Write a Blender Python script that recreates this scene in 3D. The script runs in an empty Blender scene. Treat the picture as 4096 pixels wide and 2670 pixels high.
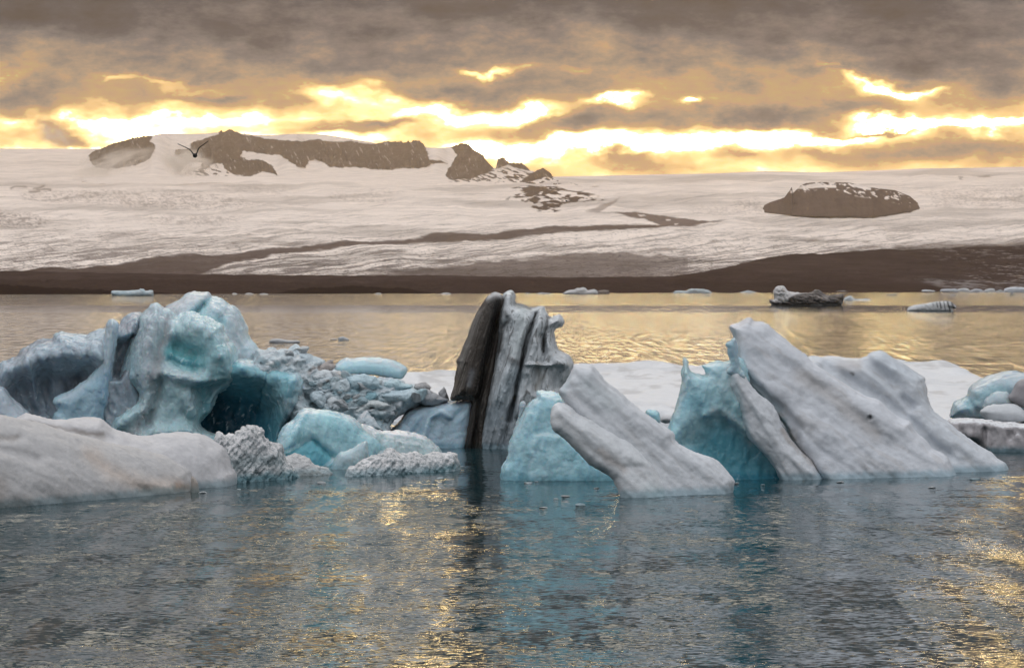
import bpy, bmesh, math, random
import numpy as np
from mathutils import Vector

# ------------------------------------------------------------------ camera
F = 11382.0          # focal length in photograph pixels (photo 4096 wide)
YH = 1137.0          # true horizon row
HC = 6.0             # camera height above the water (m)
scn = bpy.context.scene
cam_d = bpy.data.cameras.new('camera'); cam = bpy.data.objects.new('camera', cam_d)
scn.collection.objects.link(cam)
cam_d.sensor_width = 36.0; cam_d.lens = 36.0 * F / 4096.0
cam_d.shift_y = -(1335.0 - YH) / 4096.0
cam_d.clip_start = 0.5; cam_d.clip_end = 120000
cam.location = (0, 0, HC); cam.rotation_euler = (math.pi / 2, 0, 0)
scn.camera = cam
scn.view_settings.view_transform = 'Standard'; scn.view_settings.look = 'None'
scn.view_settings.exposure = -1.0; scn.view_settings.gamma = 1.0
scn.render.engine = 'CYCLES'
cy = scn.cycles
cy.use_denoising = True
try: cy.denoiser = 'OPENIMAGEDENOISE'; cy.denoising_input_passes = 'RGB_ALBEDO_NORMAL'
except Exception: pass
cy.max_bounces = 6; cy.diffuse_bounces = 3; cy.glossy_bounces = 3; cy.volume_bounces = 1
cy.transmission_bounces = 2; cy.sample_clamp_indirect = 0.0; cy.caustics_reflective = False

SUN_AZ = -2.0; SUN_EL = 33.0      # degrees, azimuth right of the view axis
# ------------------------------------------------------------------ world
def build_world():
    w = bpy.data.worlds.new('World'); scn.world = w; w.use_nodes = True
    nt = w.node_tree; N = nt.nodes; L = nt.links; N.clear()
    def nd(t, **k):
        n = N.new(t)
        for a, b in k.items(): setattr(n, a, b)
        return n
    def setin(n, i, v):
        if isinstance(v, bpy.types.NodeSocket): L.new(v, n.inputs[i])
        elif v is not None: n.inputs[i].default_value = v
    def math_(op, a, b=None, c=None, clamp=False):
        n = nd('ShaderNodeMath', operation=op); n.use_clamp = clamp
        setin(n, 0, a); setin(n, 1, b)
        if c is not None: setin(n, 2, c)
        return n.outputs[0]
    def vmath(op, a, b=None, c=None, out=0):
        n = nd('ShaderNodeVectorMath', operation=op)
        setin(n, 0, a); setin(n, 1, b)
        if c is not None: setin(n, 2, c)
        return n.outputs[out]
    tc = nd('ShaderNodeTexCoord'); sep = nd('ShaderNodeSeparateXYZ'); L.new(tc.outputs['Generated'], sep.inputs[0])
    x, y, z = sep.outputs
    ys = math_('MAXIMUM', y, 0.05)
    u = math_('MULTIPLY', math_('DIVIDE', x, ys), F / 1000); v = math_('MULTIPLY', math_('DIVIDE', z, ys), F / 1000)
    comb = nd('ShaderNodeCombineXYZ'); L.new(u, comb.inputs[0]); L.new(v, comb.inputs[1])
    P = comb.outputs[0]
    def noise(vec, sc, detail, rough, loc, scale):
        m = vmath('MULTIPLY_ADD', vec, (sc[0], sc[1], 1), loc)
        n = nd('ShaderNodeTexNoise'); n.noise_dimensions = '2D'
        L.new(m, n.inputs['Vector']); n.inputs['Scale'].default_value = scale
        n.inputs['Detail'].default_value = detail; n.inputs['Roughness'].default_value = rough
        return n
    n1 = noise(P, (1, 1.9), 5, .58, (3.1, 7.7, 0), 3.2)
    off = vmath('MULTIPLY', vmath('SUBTRACT', n1.outputs['Color'], (.5, .5, .5)), (.30, .15, 0))
    n0 = noise(P, (1, 1.5), 2, .5, (13.1, 2.7, 0), 1.3)
    off0 = vmath('MULTIPLY', vmath('SUBTRACT', n0.outputs['Color'], (.5, .5, .5)), (.30, .09, 0))
    PW = vmath('ADD', vmath('ADD', P, off), off0)
    # cloud bands seen at this height above the horizon
    sepw = nd('ShaderNodeSeparateXYZ'); L.new(PW, sepw.inputs[0])
    vr = nd('ShaderNodeMapRange'); L.new(sepw.outputs[1], vr.inputs[0])
    vr.inputs[1].default_value = 0.3; vr.inputs[2].default_value = 1.5
    fc = nd('ShaderNodeValToRGB'); L.new(vr.outputs[0], fc.inputs[0])
    el = fc.color_ramp.elements
    prof = [(0.30, .66), (.45, .74), (.56, .74), (.66, .68), (.75, .56), (.83, .45), (.92, .35), (1.02, .24), (1.10, .15), (1.3, .08), (1.5, .10)]
    for i, (b, s) in enumerate(prof):
        p = (b - .3) / 1.2
        e = el[i] if i < 2 else el.new(p)
        e.position = p; e.color = (s, s, s, 1)
    el[1].position = (prof[1][0] - .3) / 1.2
    acc = math_('ADD', fc.outputs['Color'], 0.0)
    blobs = [  # centre x, y, radius x, y (photo pixels), amount
        (1000, 115, 330, 55, -.09), (150, 60, 300, 50, -.08), (1450, 280, 220, 35, -.11), (400, 170, 300, 45, .05),
        (1750, 60, 300, 50, -.05), (2100, 150, 350, 60, .07),
        (55, 325, 50, 30, .25), (560, 322, 120, 14, .18), (760, 350, 170, 24, .16), (640, 395, 110, 22, -.10), (930, 392, 170, 18, -.16),
        (1340, 372, 110, 32, .26), (1480, 405, 170, 30, .20), (1700, 450, 180, 26, .30), (1900, 302, 90, 12, .34), (2060, 285, 60, 12, .16),
        (2134, 440, 120, 30, .50), (1960, 455, 120, 24, .30), (2461, 412, 85, 18, .50), (2766, 411, 36, 13, .45),
        (1760, 372, 170, 32, -.20), (2050, 360, 200, 36, -.16), (1470, 497, 190, 17, -.32), (1240, 470, 90, 10, -.1), (1330, 525, 130, 10, -.18),
        (2320, 512, 190, 46, -.34), (2780, 482, 330, 42, -.26), (3150, 470, 260, 46, -.26), (3450, 430, 200, 36, -.16),
        (100, 390, 130, 45, -.22), (190, 500, 60, 36, -.28), (260, 560, 60, 26, -.30), (330, 578, 36, 18, -.15), (1720, 560, 60, 18, -.12),
        (640, 515, 620, 60, .13), (1250, 470, 200, 22, .10),
        (2050, 590, 240, 26, .36), (2400, 590, 240, 22, .42), (2760, 580, 250, 26, .46), (3100, 560, 240, 24, .42), (3380, 535, 180, 18, .40),
        (3560, 480, 120, 20, .60), (3800, 505, 170, 12, .50), (4060, 484, 200, 11, .50), (3560, 515, 90, 7, -.30),
        (2530, 640, 100, 30, -.22), (2740, 655, 110, 22, -.12), (2970, 635, 90, 24, -.20), (3300, 595, 110, 28, -.12), (3560, 615, 280, 36, -.20),
        (3950, 585, 240, 46, -.34), (3700, 665, 420, 26, -.06),
        (3690, 265, 240, 55, -.14), (4000, 370, 150, 60, -.20), (3200, 140, 420, 60, -.05), (3560, 400, 420, 26, .06),
        (3540, 345, 85, 26, .62), (3400, 326, 70, 14, .34), (3650, 362, 80, 12, .34), (3300, 290, 36, 12, .2), (2320, 290, 60, 12, .14),
        (500, 480, 620, 18, .16), (1100, 560, 420, 14, .16), (250, 600, 300, 16, .16),
        (1480, -260, 330, 130, .54), (1740, -330, 200, 140, .50), (1300, -620, 420, 240, .76), (4150, -300, 240, 200, .60), (4300, -700, 400, 300, .64),   # unseen gold openings above the view, added to gild the foreground water
    ]
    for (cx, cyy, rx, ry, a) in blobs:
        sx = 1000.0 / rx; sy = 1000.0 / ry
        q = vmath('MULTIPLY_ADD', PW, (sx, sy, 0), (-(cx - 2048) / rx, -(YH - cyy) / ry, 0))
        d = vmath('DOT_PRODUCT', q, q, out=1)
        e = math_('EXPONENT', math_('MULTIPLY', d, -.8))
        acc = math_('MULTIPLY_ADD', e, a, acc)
    n2 = noise(P, (1, 2.4), 8, .64, (1.1, 4.2, 0), 4.5)
    n3 = noise(P, (1, 2.6), 4, .55, (9.3, 1.2, 0), 1.6)
    acc = math_('MULTIPLY_ADD', math_('SUBTRACT', n2.outputs['Fac'], .5), .44, acc)
    acc = math_('MULTIPLY_ADD', math_('SUBTRACT', n3.outputs['Fac'], .5), .30, acc)
    cr = nd('ShaderNodeValToRGB'); L.new(acc, cr.inputs[0])
    ce = cr.color_ramp.elements
    cols = [(0, (.016, .018, .026)), (.16, (.046, .052, .070)), (.30, (.165, .150, .155)), (.44, (.40, .29, .20)), (.56, (.62, .38, .17)),
            (.66, (.70, .44, .165)), (.76, (.72, .50, .20)), (.86, (.85, .62, .27)), (1.0, (1.0, .74, .34))]
    for i, (p, c) in enumerate(cols):
        e = ce[i] if i < 2 else ce.new(p)
        e.position = p; e.color = (*c, 1)
    ce[1].position = cols[1][0]
    ex = math_('MAXIMUM', math_('SUBTRACT', acc, .80), 0)
    lin = math_('MULTIPLY_ADD', math_('MAXIMUM', math_('SUBTRACT', acc, .57), 0), 9.0, 1.0)
    boost = math_('MINIMUM', math_('MULTIPLY_ADD', math_('MULTIPLY', ex, ex), 700.0, lin), 36.0)
    front = vmath('SCALE', cr.outputs[0]); front.node.inputs[3].default_value = 1; L.new(boost, front.node.inputs[3])
    # the rest of the sky: broken cloud, brighter and bluer overhead and behind the camera
    nb = nd('ShaderNodeTexNoise'); L.new(tc.outputs['Generated'], nb.inputs['Vector']); nb.inputs['Scale'].default_value = 2.3; nb.inputs['Detail'].default_value = 4
    br = nd('ShaderNodeValToRGB'); L.new(nb.outputs['Fac'], br.inputs[0])
    br.color_ramp.elements[0].position = .3; br.color_ramp.elements[0].color = (.42, .43, .45, 1)
    br.color_ramp.elements[1].position = .7; br.color_ramp.elements[1].color = (.74, .76, .80, 1)
    # factor: elevation above the view and turning away from the view axis
    fe = nd('ShaderNodeMapRange'); fe.interpolation_type = 'SMOOTHSTEP'; L.new(z, fe.inputs[0]); fe.inputs[1].default_value = .27; fe.inputs[2].default_value = .50
    fb = nd('ShaderNodeMapRange'); fb.interpolation_type = 'SMOOTHSTEP'; L.new(y, fb.inputs[0]); fb.inputs[1].default_value = .80; fb.inputs[2].default_value = .15
    fac = math_('MAXIMUM', fe.outputs[0], fb.outputs[0])
    mx = nd('ShaderNodeMix'); mx.data_type = 'RGBA'; L.new(fac, mx.inputs[0]); L.new(front, mx.inputs[6])
    gz = nd('ShaderNodeMapRange'); gz.interpolation_type = 'SMOOTHSTEP'; L.new(z, gz.inputs[0]); gz.inputs[1].default_value = 0; gz.inputs[2].default_value = .75
    gz.inputs[3].default_value = .26; gz.inputs[4].default_value = 1.8
    bs = vmath('SCALE', br.outputs[0]); L.new(gz.outputs[0], bs.node.inputs[3]); L.new(bs, mx.inputs[7])
    sky = nd('ShaderNodeTexSky'); sky.sky_type = 'NISHITA'; sky.sun_disc = False
    sky.sun_elevation = math.radians(SUN_EL); sky.sun_rotation = math.radians(SUN_AZ)
    sk = vmath('SCALE', sky.outputs[0]); sk.node.inputs[3].default_value = .025
    bg = nd('ShaderNodeBackground'); bg.inputs[1].default_value = 2.0
    L.new(mx.outputs[2], bg.inputs[0])
    bg2 = nd('ShaderNodeBackground'); bg2.inputs[1].default_value = 0.08; L.new(sk, bg2.inputs[0])
    ad = nd('ShaderNodeAddShader'); L.new(bg.outputs[0], ad.inputs[0]); L.new(bg2.outputs[0], ad.inputs[1])
    out = nd('ShaderNodeOutputWorld'); L.new(ad.outputs[0], out.inputs[0])
build_world()
sd = bpy.data.lights.new('sun', 'SUN'); sd.energy = 0.5; sd.angle = math.radians(26); sd.color = (1.0, .82, .58)
sun = bpy.data.objects.new('sun', sd); scn.collection.objects.link(sun)
_a = math.radians(SUN_AZ); _e = math.radians(SUN_EL)
_dir = Vector((math.sin(_a) * math.cos(_e), math.cos(_a) * math.cos(_e), math.sin(_e)))
sun.rotation_euler = _dir.to_track_quat('Z', 'Y').to_euler()

# ------------------------------------------------------------------ maths helpers
def hsh(ix, iy, iz, seed):
    h = (ix.astype(np.uint32) * np.uint32(73856093)) ^ (iy.astype(np.uint32) * np.uint32(19349663)) ^ (iz.astype(np.uint32) * np.uint32(83492791)) ^ np.uint32((seed * 2654435761) & 0xffffffff)
    h ^= h >> np.uint32(13); h *= np.uint32(1274126177); h ^= h >> np.uint32(16); h *= np.uint32(2246822519); h ^= h >> np.uint32(15)
    return (h & np.uint32(0xffffff)).astype(np.float32) / 16777215.0
def vnoise(x, y, z, seed=0):
    x, y, z = np.broadcast_arrays(np.asarray(x, np.float64), np.asarray(y, np.float64), np.asarray(z, np.float64))
    xi = np.floor(x).astype(np.int64); yi = np.floor(y).astype(np.int64); zi = np.floor(z).astype(np.int64)
    fx = x - xi; fy = y - yi; fz = z - zi
    fx = fx * fx * fx * (fx * (fx * 6 - 15) + 10); fy = fy * fy * fy * (fy * (fy * 6 - 15) + 10); fz = fz * fz * fz * (fz * (fz * 6 - 15) + 10)
    r = 0
    for a in (0, 1):
        for b in (0, 1):
            for c in (0, 1):
                w = (fx if a else 1 - fx) * (fy if b else 1 - fy) * (fz if c else 1 - fz)
                r = r + w * hsh(xi + a, yi + b, zi + c, seed)
    return r * 2 - 1
def fbm(x, y, z=0.0, octv=4, seed=0, gain=.5, ridged=False):
    r = 0; a = 1; t = 0
    for o in range(octv):
        n = vnoise(np.asarray(x) * 2 ** o + 17.3 * o, np.asarray(y) * 2 ** o + 5.1 * o, np.asarray(z) * 2.0 ** o, seed + o)
        if ridged: n = 1 - 2 * np.abs(n)
        r = r + a * n; t += a; a *= gain
    return r / t
def facets(x, y, z, seed=0):
    """piecewise planar displacement: every cell is a flat tilted fracture face"""
    xi = np.floor(x).astype(np.int64); yi = np.floor(y).astype(np.int64); zi = np.floor(z).astype(np.int64)
    best = np.full(x.shape, 1e9); out = np.zeros(x.shape)
    for a in (-1, 0, 1):
        for b in (-1, 0, 1):
            for c in (-1, 0, 1):
                cx, cy_, cz = xi + a, yi + b, zi + c
                dx = x - cx - hsh(cx, cy_, cz, seed); dy = y - cy_ - hsh(cx, cy_, cz, seed + 1); dz = z - cz - hsh(cx, cy_, cz, seed + 2)
                d = dx * dx + dy * dy + dz * dz
                v = dx * (hsh(cx, cy_, cz, seed + 3) - .5) + dy * (hsh(cx, cy_, cz, seed + 4) - .5) + dz * (hsh(cx, cy_, cz, seed + 5) - .5) + .35 * (hsh(cx, cy_, cz, seed + 6) - .5)
                m = d < best; best = np.where(m, d, best); out = np.where(m, v, out)
    return out
def sstep(a, b, x):
    t = np.clip((x - a) / (b - a), 0, 1); return t * t * (3 - 2 * t)
def poly_sdf(poly, U, V):
    P = np.asarray(poly, float); Q = np.roll(P, -1, 0)
    d2 = np.full(U.shape, 1e12); ins = np.zeros(U.shape, bool)
    for (ax, ay), (bx, by) in zip(P, Q):
        ex, ey = bx - ax, by - ay; l = ex * ex + ey * ey + 1e-9
        px, py = U - ax, V - ay
        t = np.clip((px * ex + py * ey) / l, 0, 1)
        d2 = np.minimum(d2, (px - t * ex) ** 2 + (py - t * ey) ** 2)
        c = ((ay > V) != (by > V))
        if abs(ey) > 1e-9: ins ^= c & (U < ex * (V - ay) / ey + ax)
    return np.where(ins, -1, 1) * np.sqrt(d2)
def line_dist(pts, U, V):
    d2 = np.full(U.shape, 1e12)
    for (ax, ay), (bx, by) in zip(pts[:-1], pts[1:]):
        ex, ey = bx - ax, by - ay; l = ex * ex + ey * ey + 1e-9
        t = np.clip(((U - ax) * ex + (V - ay) * ey) / l, 0, 1)
        d2 = np.minimum(d2, (U - ax - t * ex) ** 2 + (V - ay - t * ey) ** 2)
    return np.sqrt(d2)
ZT = dict(A=(0, 1100, 1.551), B=(900, 1100, 1.551), C=(1700, 1100, 1.551), D=(2600, 1100, 1.551), E=(3300, 1100, 1.551),
          F=(0, 450, 1.7), G=(1350, 450, 1.7), H=(2696, 450, 1.7), R=(1000, 1350, 2.5844), M=(400, 1140, 2.35))
def z(tag, *v):
    x0, y0, s = ZT[tag]
    return [(x0 + v[i] / s, y0 + v[i + 1] / s) for i in range(0, len(v), 2)]
def catmull(pts, n=3):
    """rounds a traced outline without moving its corners"""
    P = np.asarray(pts, float); out = []
    for i in range(len(P)):
        p0, p1, p2, p3 = P[i - 1], P[i], P[(i + 1) % len(P)], P[(i + 2) % len(P)]
        for k in range(n):
            t = k / n
            out.append(tuple(.5 * (2 * p1 + (p2 - p0) * t + (2 * p0 - 5 * p1 + 4 * p2 - p3) * t * t + (3 * p1 - p0 - 3 * p2 + p3) * t ** 3)))
    return out
def depth_at(v, zz=0.0): return (HC - zz) * F / (v - YH)
def world(U, V, Dp):
    return np.stack([(U - 2048) / F * Dp, Dp, HC - (V - YH) / F * Dp], -1)

# ------------------------------------------------------------------ mesh helpers
def make_mesh(name, verts, faces, col=None, smooth=True):
    me = bpy.data.meshes.new(name)
    verts = np.asarray(verts, np.float32); faces = np.asarray(faces, np.int32)
    k = faces.shape[1]
    me.vertices.add(len(verts)); me.vertices.foreach_set('co', verts.ravel())
    me.loops.add(faces.size); me.loops.foreach_set('vertex_index', faces.ravel())
    me.polygons.add(len(faces)); me.polygons.foreach_set('loop_start', np.arange(0, faces.size, k, dtype=np.int32))
    try: me.polygons.foreach_set('loop_total', np.full(len(faces), k, np.int32))
    except Exception: pass
    me.update(calc_edges=True); me.validate()
    if smooth: me.polygons.foreach_set('use_smooth', np.ones(len(me.polygons), bool))
    if col is not None:
        a = me.color_attributes.new('tint', 'FLOAT_COLOR', 'POINT')
        c = np.ones((len(verts), 4), np.float32); c[:, :col.shape[1]] = col
        a.data.foreach_set('color', c.ravel())
    return me
def link(name, me, mat=None, parent=None):
    o = bpy.data.objects.new(name, me); scn.collection.objects.link(o)
    if mat is not None and me is not None: me.materials.append(mat)
    if parent is not None: o.parent = parent
    return o
def tag(o, label=None, cat=None, group=None, kind=None):
    if label: o['label'] = label
    if cat: o['category'] = cat
    if group: o['group'] = group
    if kind: o['kind'] = kind
    return o
def grid_faces(nu, nv):
    i = np.arange(nu - 1)[:, None] * nv + np.arange(nv - 1)[None, :]
    return np.stack([i, i + nv, i + nv + 1, i + 1], -1).reshape(-1, 4)
def surface_nets(f):
    s = f < 0
    c = np.zeros(tuple(n - 1 for n in f.shape), np.int8)
    for a in (0, 1):
        for b in (0, 1):
            for d in (0, 1):
                c += s[a:a + c.shape[0], b:b + c.shape[1], d:d + c.shape[2]]
    act = (c > 0) & (c < 8)
    I, J, K = np.nonzero(act)
    idx = np.full(c.shape, -1, np.int32); idx[act] = np.arange(len(I))
    acc = np.zeros((len(I), 3)); cnt = np.zeros(len(I))
    cs = [(a, b, d) for a in (0, 1) for b in (0, 1) for d in (0, 1)]
    for p in cs:
        for ax in range(3):
            if p[ax]: continue
            q = list(p); q[ax] = 1
            fa = f[I + p[0], J + p[1], K + p[2]]; fb = f[I + q[0], J + q[1], K + q[2]]
            m = (fa < 0) != (fb < 0)
            t = np.where(m, fa / np.where(m, fa - fb, 1), 0)
            pt = np.tile(np.array(p, float), (len(I), 1)); pt[:, ax] = t
            acc += pt * m[:, None]; cnt += m
    verts = np.stack([I, J, K], -1) + acc / cnt[:, None]
    faces = []
    for ax in range(3):
        o1, o2 = [(1, 2), (2, 0), (0, 1)][ax]
        lo = [slice(None)] * 3; hi = [slice(None)] * 3
        lo[ax] = slice(0, -1); hi[ax] = slice(1, None)
        sa = s[tuple(lo)]; sb = s[tuple(hi)]
        ch = sa != sb
        X = np.array(np.nonzero(ch))
        ok = (X[o1] >= 1) & (X[o2] >= 1) & (X[o1] < f.shape[o1] - 1) & (X[o2] < f.shape[o2] - 1)
        X = X[:, ok]; flip = sa[tuple(X)]
        def cell(d1, d2):
            Y = X.copy(); Y[o1] -= d1; Y[o2] -= d2
            return idx[tuple(Y)]
        q = np.stack([cell(1, 1), cell(0, 1), cell(0, 0), cell(1, 0)], -1)
        q[~flip] = q[~flip][:, ::-1]
        faces.append(q)
    return verts, np.concatenate(faces)
def vert_normals(v, f):
    n = np.cross(v[f[:, 2]] - v[f[:, 0]], v[f[:, 3]] - v[f[:, 1]])
    N = np.zeros_like(v)
    for k in range(4):
        for a in range(3): N[:, a] += np.bincount(f[:, k], n[:, a], len(v))
    return N / (np.linalg.norm(N, axis=1, keepdims=True) + 1e-12)
def laplace(v, f, it=1, lam=.5):
    for _ in range(it):
        S = np.zeros_like(v); c = np.zeros(len(v))
        for k in range(4):
            a = f[:, k]; b = f[:, (k + 1) % 4]
            for i, j in ((a, b), (b, a)):
                for ax in range(3): S[:, ax] += np.bincount(i, v[j, ax], len(v))
                c += np.bincount(i, minlength=len(v))
        v = v + lam * (S / np.maximum(c, 1)[:, None] - v)
    return v

# ------------------------------------------------------------------ materials
def new_mat(name):
    m = bpy.data.materials.new(name); m.use_nodes = True
    nt = m.node_tree; b = nt.nodes['Principled BSDF']
    return m, nt, b
def ice_material(name, rough=.38, var=(.84, 1.08), cups=0.0, fine=14, sss=.0, grain=1.0, spec=.5, bump=.5, streak=None):
    m, nt, b = new_mat(name); N = nt.nodes; L = nt.links
    at = N.new('ShaderNodeAttribute'); at.attribute_name = 'tint'
    tc = N.new('ShaderNodeTexCoord')
    mp = N.new('ShaderNodeMapping'); L.new(tc.outputs['Object'], mp.inputs[0])
    if streak: mp.inputs['Rotation'].default_value = (0, streak[0], 0); mp.inputs['Scale'].default_value = streak[1]
    n1 = N.new('ShaderNodeTexNoise'); n1.inputs['Scale'].default_value = 2.2 * grain; n1.inputs['Detail'].default_value = 8; n1.inputs['Roughness'].default_value = .65
    L.new(mp.outputs[0], n1.inputs['Vector'])
    mr = N.new('ShaderNodeMapRange'); L.new(n1.outputs['Fac'], mr.inputs[0])
    mr.inputs[1].default_value = .3; mr.inputs[2].default_value = .7; mr.inputs[3].default_value = var[0]; mr.inputs[4].default_value = var[1]
    mul = N.new('ShaderNodeVectorMath'); mul.operation = 'SCALE'
    L.new(at.outputs['Color'], mul.inputs[0]); L.new(mr.outputs[0], mul.inputs[3])
    L.new(mul.outputs[0], b.inputs['Base Color'])
    b.inputs['Roughness'].default_value = rough
    b.inputs['IOR'].default_value = 1.31
    if sss:
        b.inputs['Subsurface Weight'].default_value = sss
        b.inputs['Subsurface Radius'].default_value = (.25, .7, 1.0); b.inputs['Subsurface Scale'].default_value = .35
    n2 = N.new('ShaderNodeTexNoise'); n2.inputs['Scale'].default_value = fine * grain; n2.inputs['Detail'].default_value = 6; n2.inputs['Roughness'].default_value = .7
    L.new(mp.outputs[0], n2.inputs['Vector'])
    n3 = N.new('ShaderNodeTexNoise'); n3.inputs['Scale'].default_value = 3.5 * grain; n3.inputs['Detail'].default_value = 3
    L.new(mp.outputs[0], n3.inputs['Vector'])
    ad = N.new('ShaderNodeMath'); ad.operation = 'MULTIPLY_ADD'; ad.inputs[1].default_value = .3
    L.new(n2.outputs['Fac'], ad.inputs[0]); L.new(n3.outputs['Fac'], ad.inputs[2])
    hgt = ad.outputs[0]
    if cups:
        vo = N.new('ShaderNodeTexVoronoi'); vo.feature = 'SMOOTH_F1'; vo.inputs['Scale'].default_value = 4.5; vo.inputs['Smoothness'].default_value = .25
        wv = N.new('ShaderNodeVectorMath'); wv.operation = 'MULTIPLY_ADD'; wv.inputs[1].default_value = (.35, .35, .35)
        L.new(n3.outputs['Color'], wv.inputs[0]); L.new(mp.outputs[0], wv.inputs[2]); L.new(wv.outputs[0], vo.inputs['Vector'])
        a2 = N.new('ShaderNodeMath'); a2.operation = 'MULTIPLY_ADD'; a2.inputs[1].default_value = cups
        L.new(vo.outputs['Distance'], a2.inputs[0]); L.new(hgt, a2.inputs[2]); hgt = a2.outputs[0]
    bp = N.new('ShaderNodeBump'); bp.inputs['Strength'].default_value = bump; bp.inputs['Distance'].default_value = .12
    L.new(hgt, bp.inputs['Height']); L.new(bp.outputs[0], b.inputs['Normal'])
    return m
M_snow = ice_material('weathered_white_ice', rough=.5, var=(.92, 1.03), bump=.40, fine=30)
M_blue = ice_material('clear_blue_ice', rough=.16, var=(.93, 1.04), bump=.26, cups=.9, sss=.5)
M_rough = ice_material('jagged_ice', rough=.4, grain=1.6, bump=.9)
M_dirt = ice_material('ash_streaked_ice', rough=.4, grain=1.3, bump=.8, streak=(math.radians(-20), (1, 1, .22)))
M_far = ice_material('far_ice', rough=.5, grain=.3, bump=.5)

def terrain_material(name, scale=.01, rough=.85, lo=.8, hi=1.15, bump=2.0):
    m, nt, b = new_mat(name); N = nt.nodes; L = nt.links
    at = N.new('ShaderNodeAttribute'); at.attribute_name = 'tint'
    tc = N.new('ShaderNodeTexCoord')
    n1 = N.new('ShaderNodeTexNoise'); n1.inputs['Scale'].default_value = scale; n1.inputs['Detail'].default_value = 9; n1.inputs['Roughness'].default_value = .65
    L.new(tc.outputs['Object'], n1.inputs['Vector'])
    mr = N.new('ShaderNodeMapRange'); L.new(n1.outputs['Fac'], mr.inputs[0])
    mr.inputs[1].default_value = .3; mr.inputs[2].default_value = .7; mr.inputs[3].default_value = lo; mr.inputs[4].default_value = hi
    mul = N.new('ShaderNodeVectorMath'); mul.operation = 'SCALE'
    L.new(at.outputs['Color'], mul.inputs[0]); L.new(mr.outputs[0], mul.inputs[3])
    L.new(mul.outputs[0], b.inputs['Base Color']); b.inputs['Roughness'].default_value = rough
    b.inputs['Specular IOR Level'].default_value = 0.0; b.inputs['Roughness'].default_value = 1.0
    return m
M_glac = terrain_material('glacier_surface', .004)
M_rock = terrain_material('basalt_slope', .01)
M_mor = terrain_material('moraine_gravel', .03)

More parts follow.
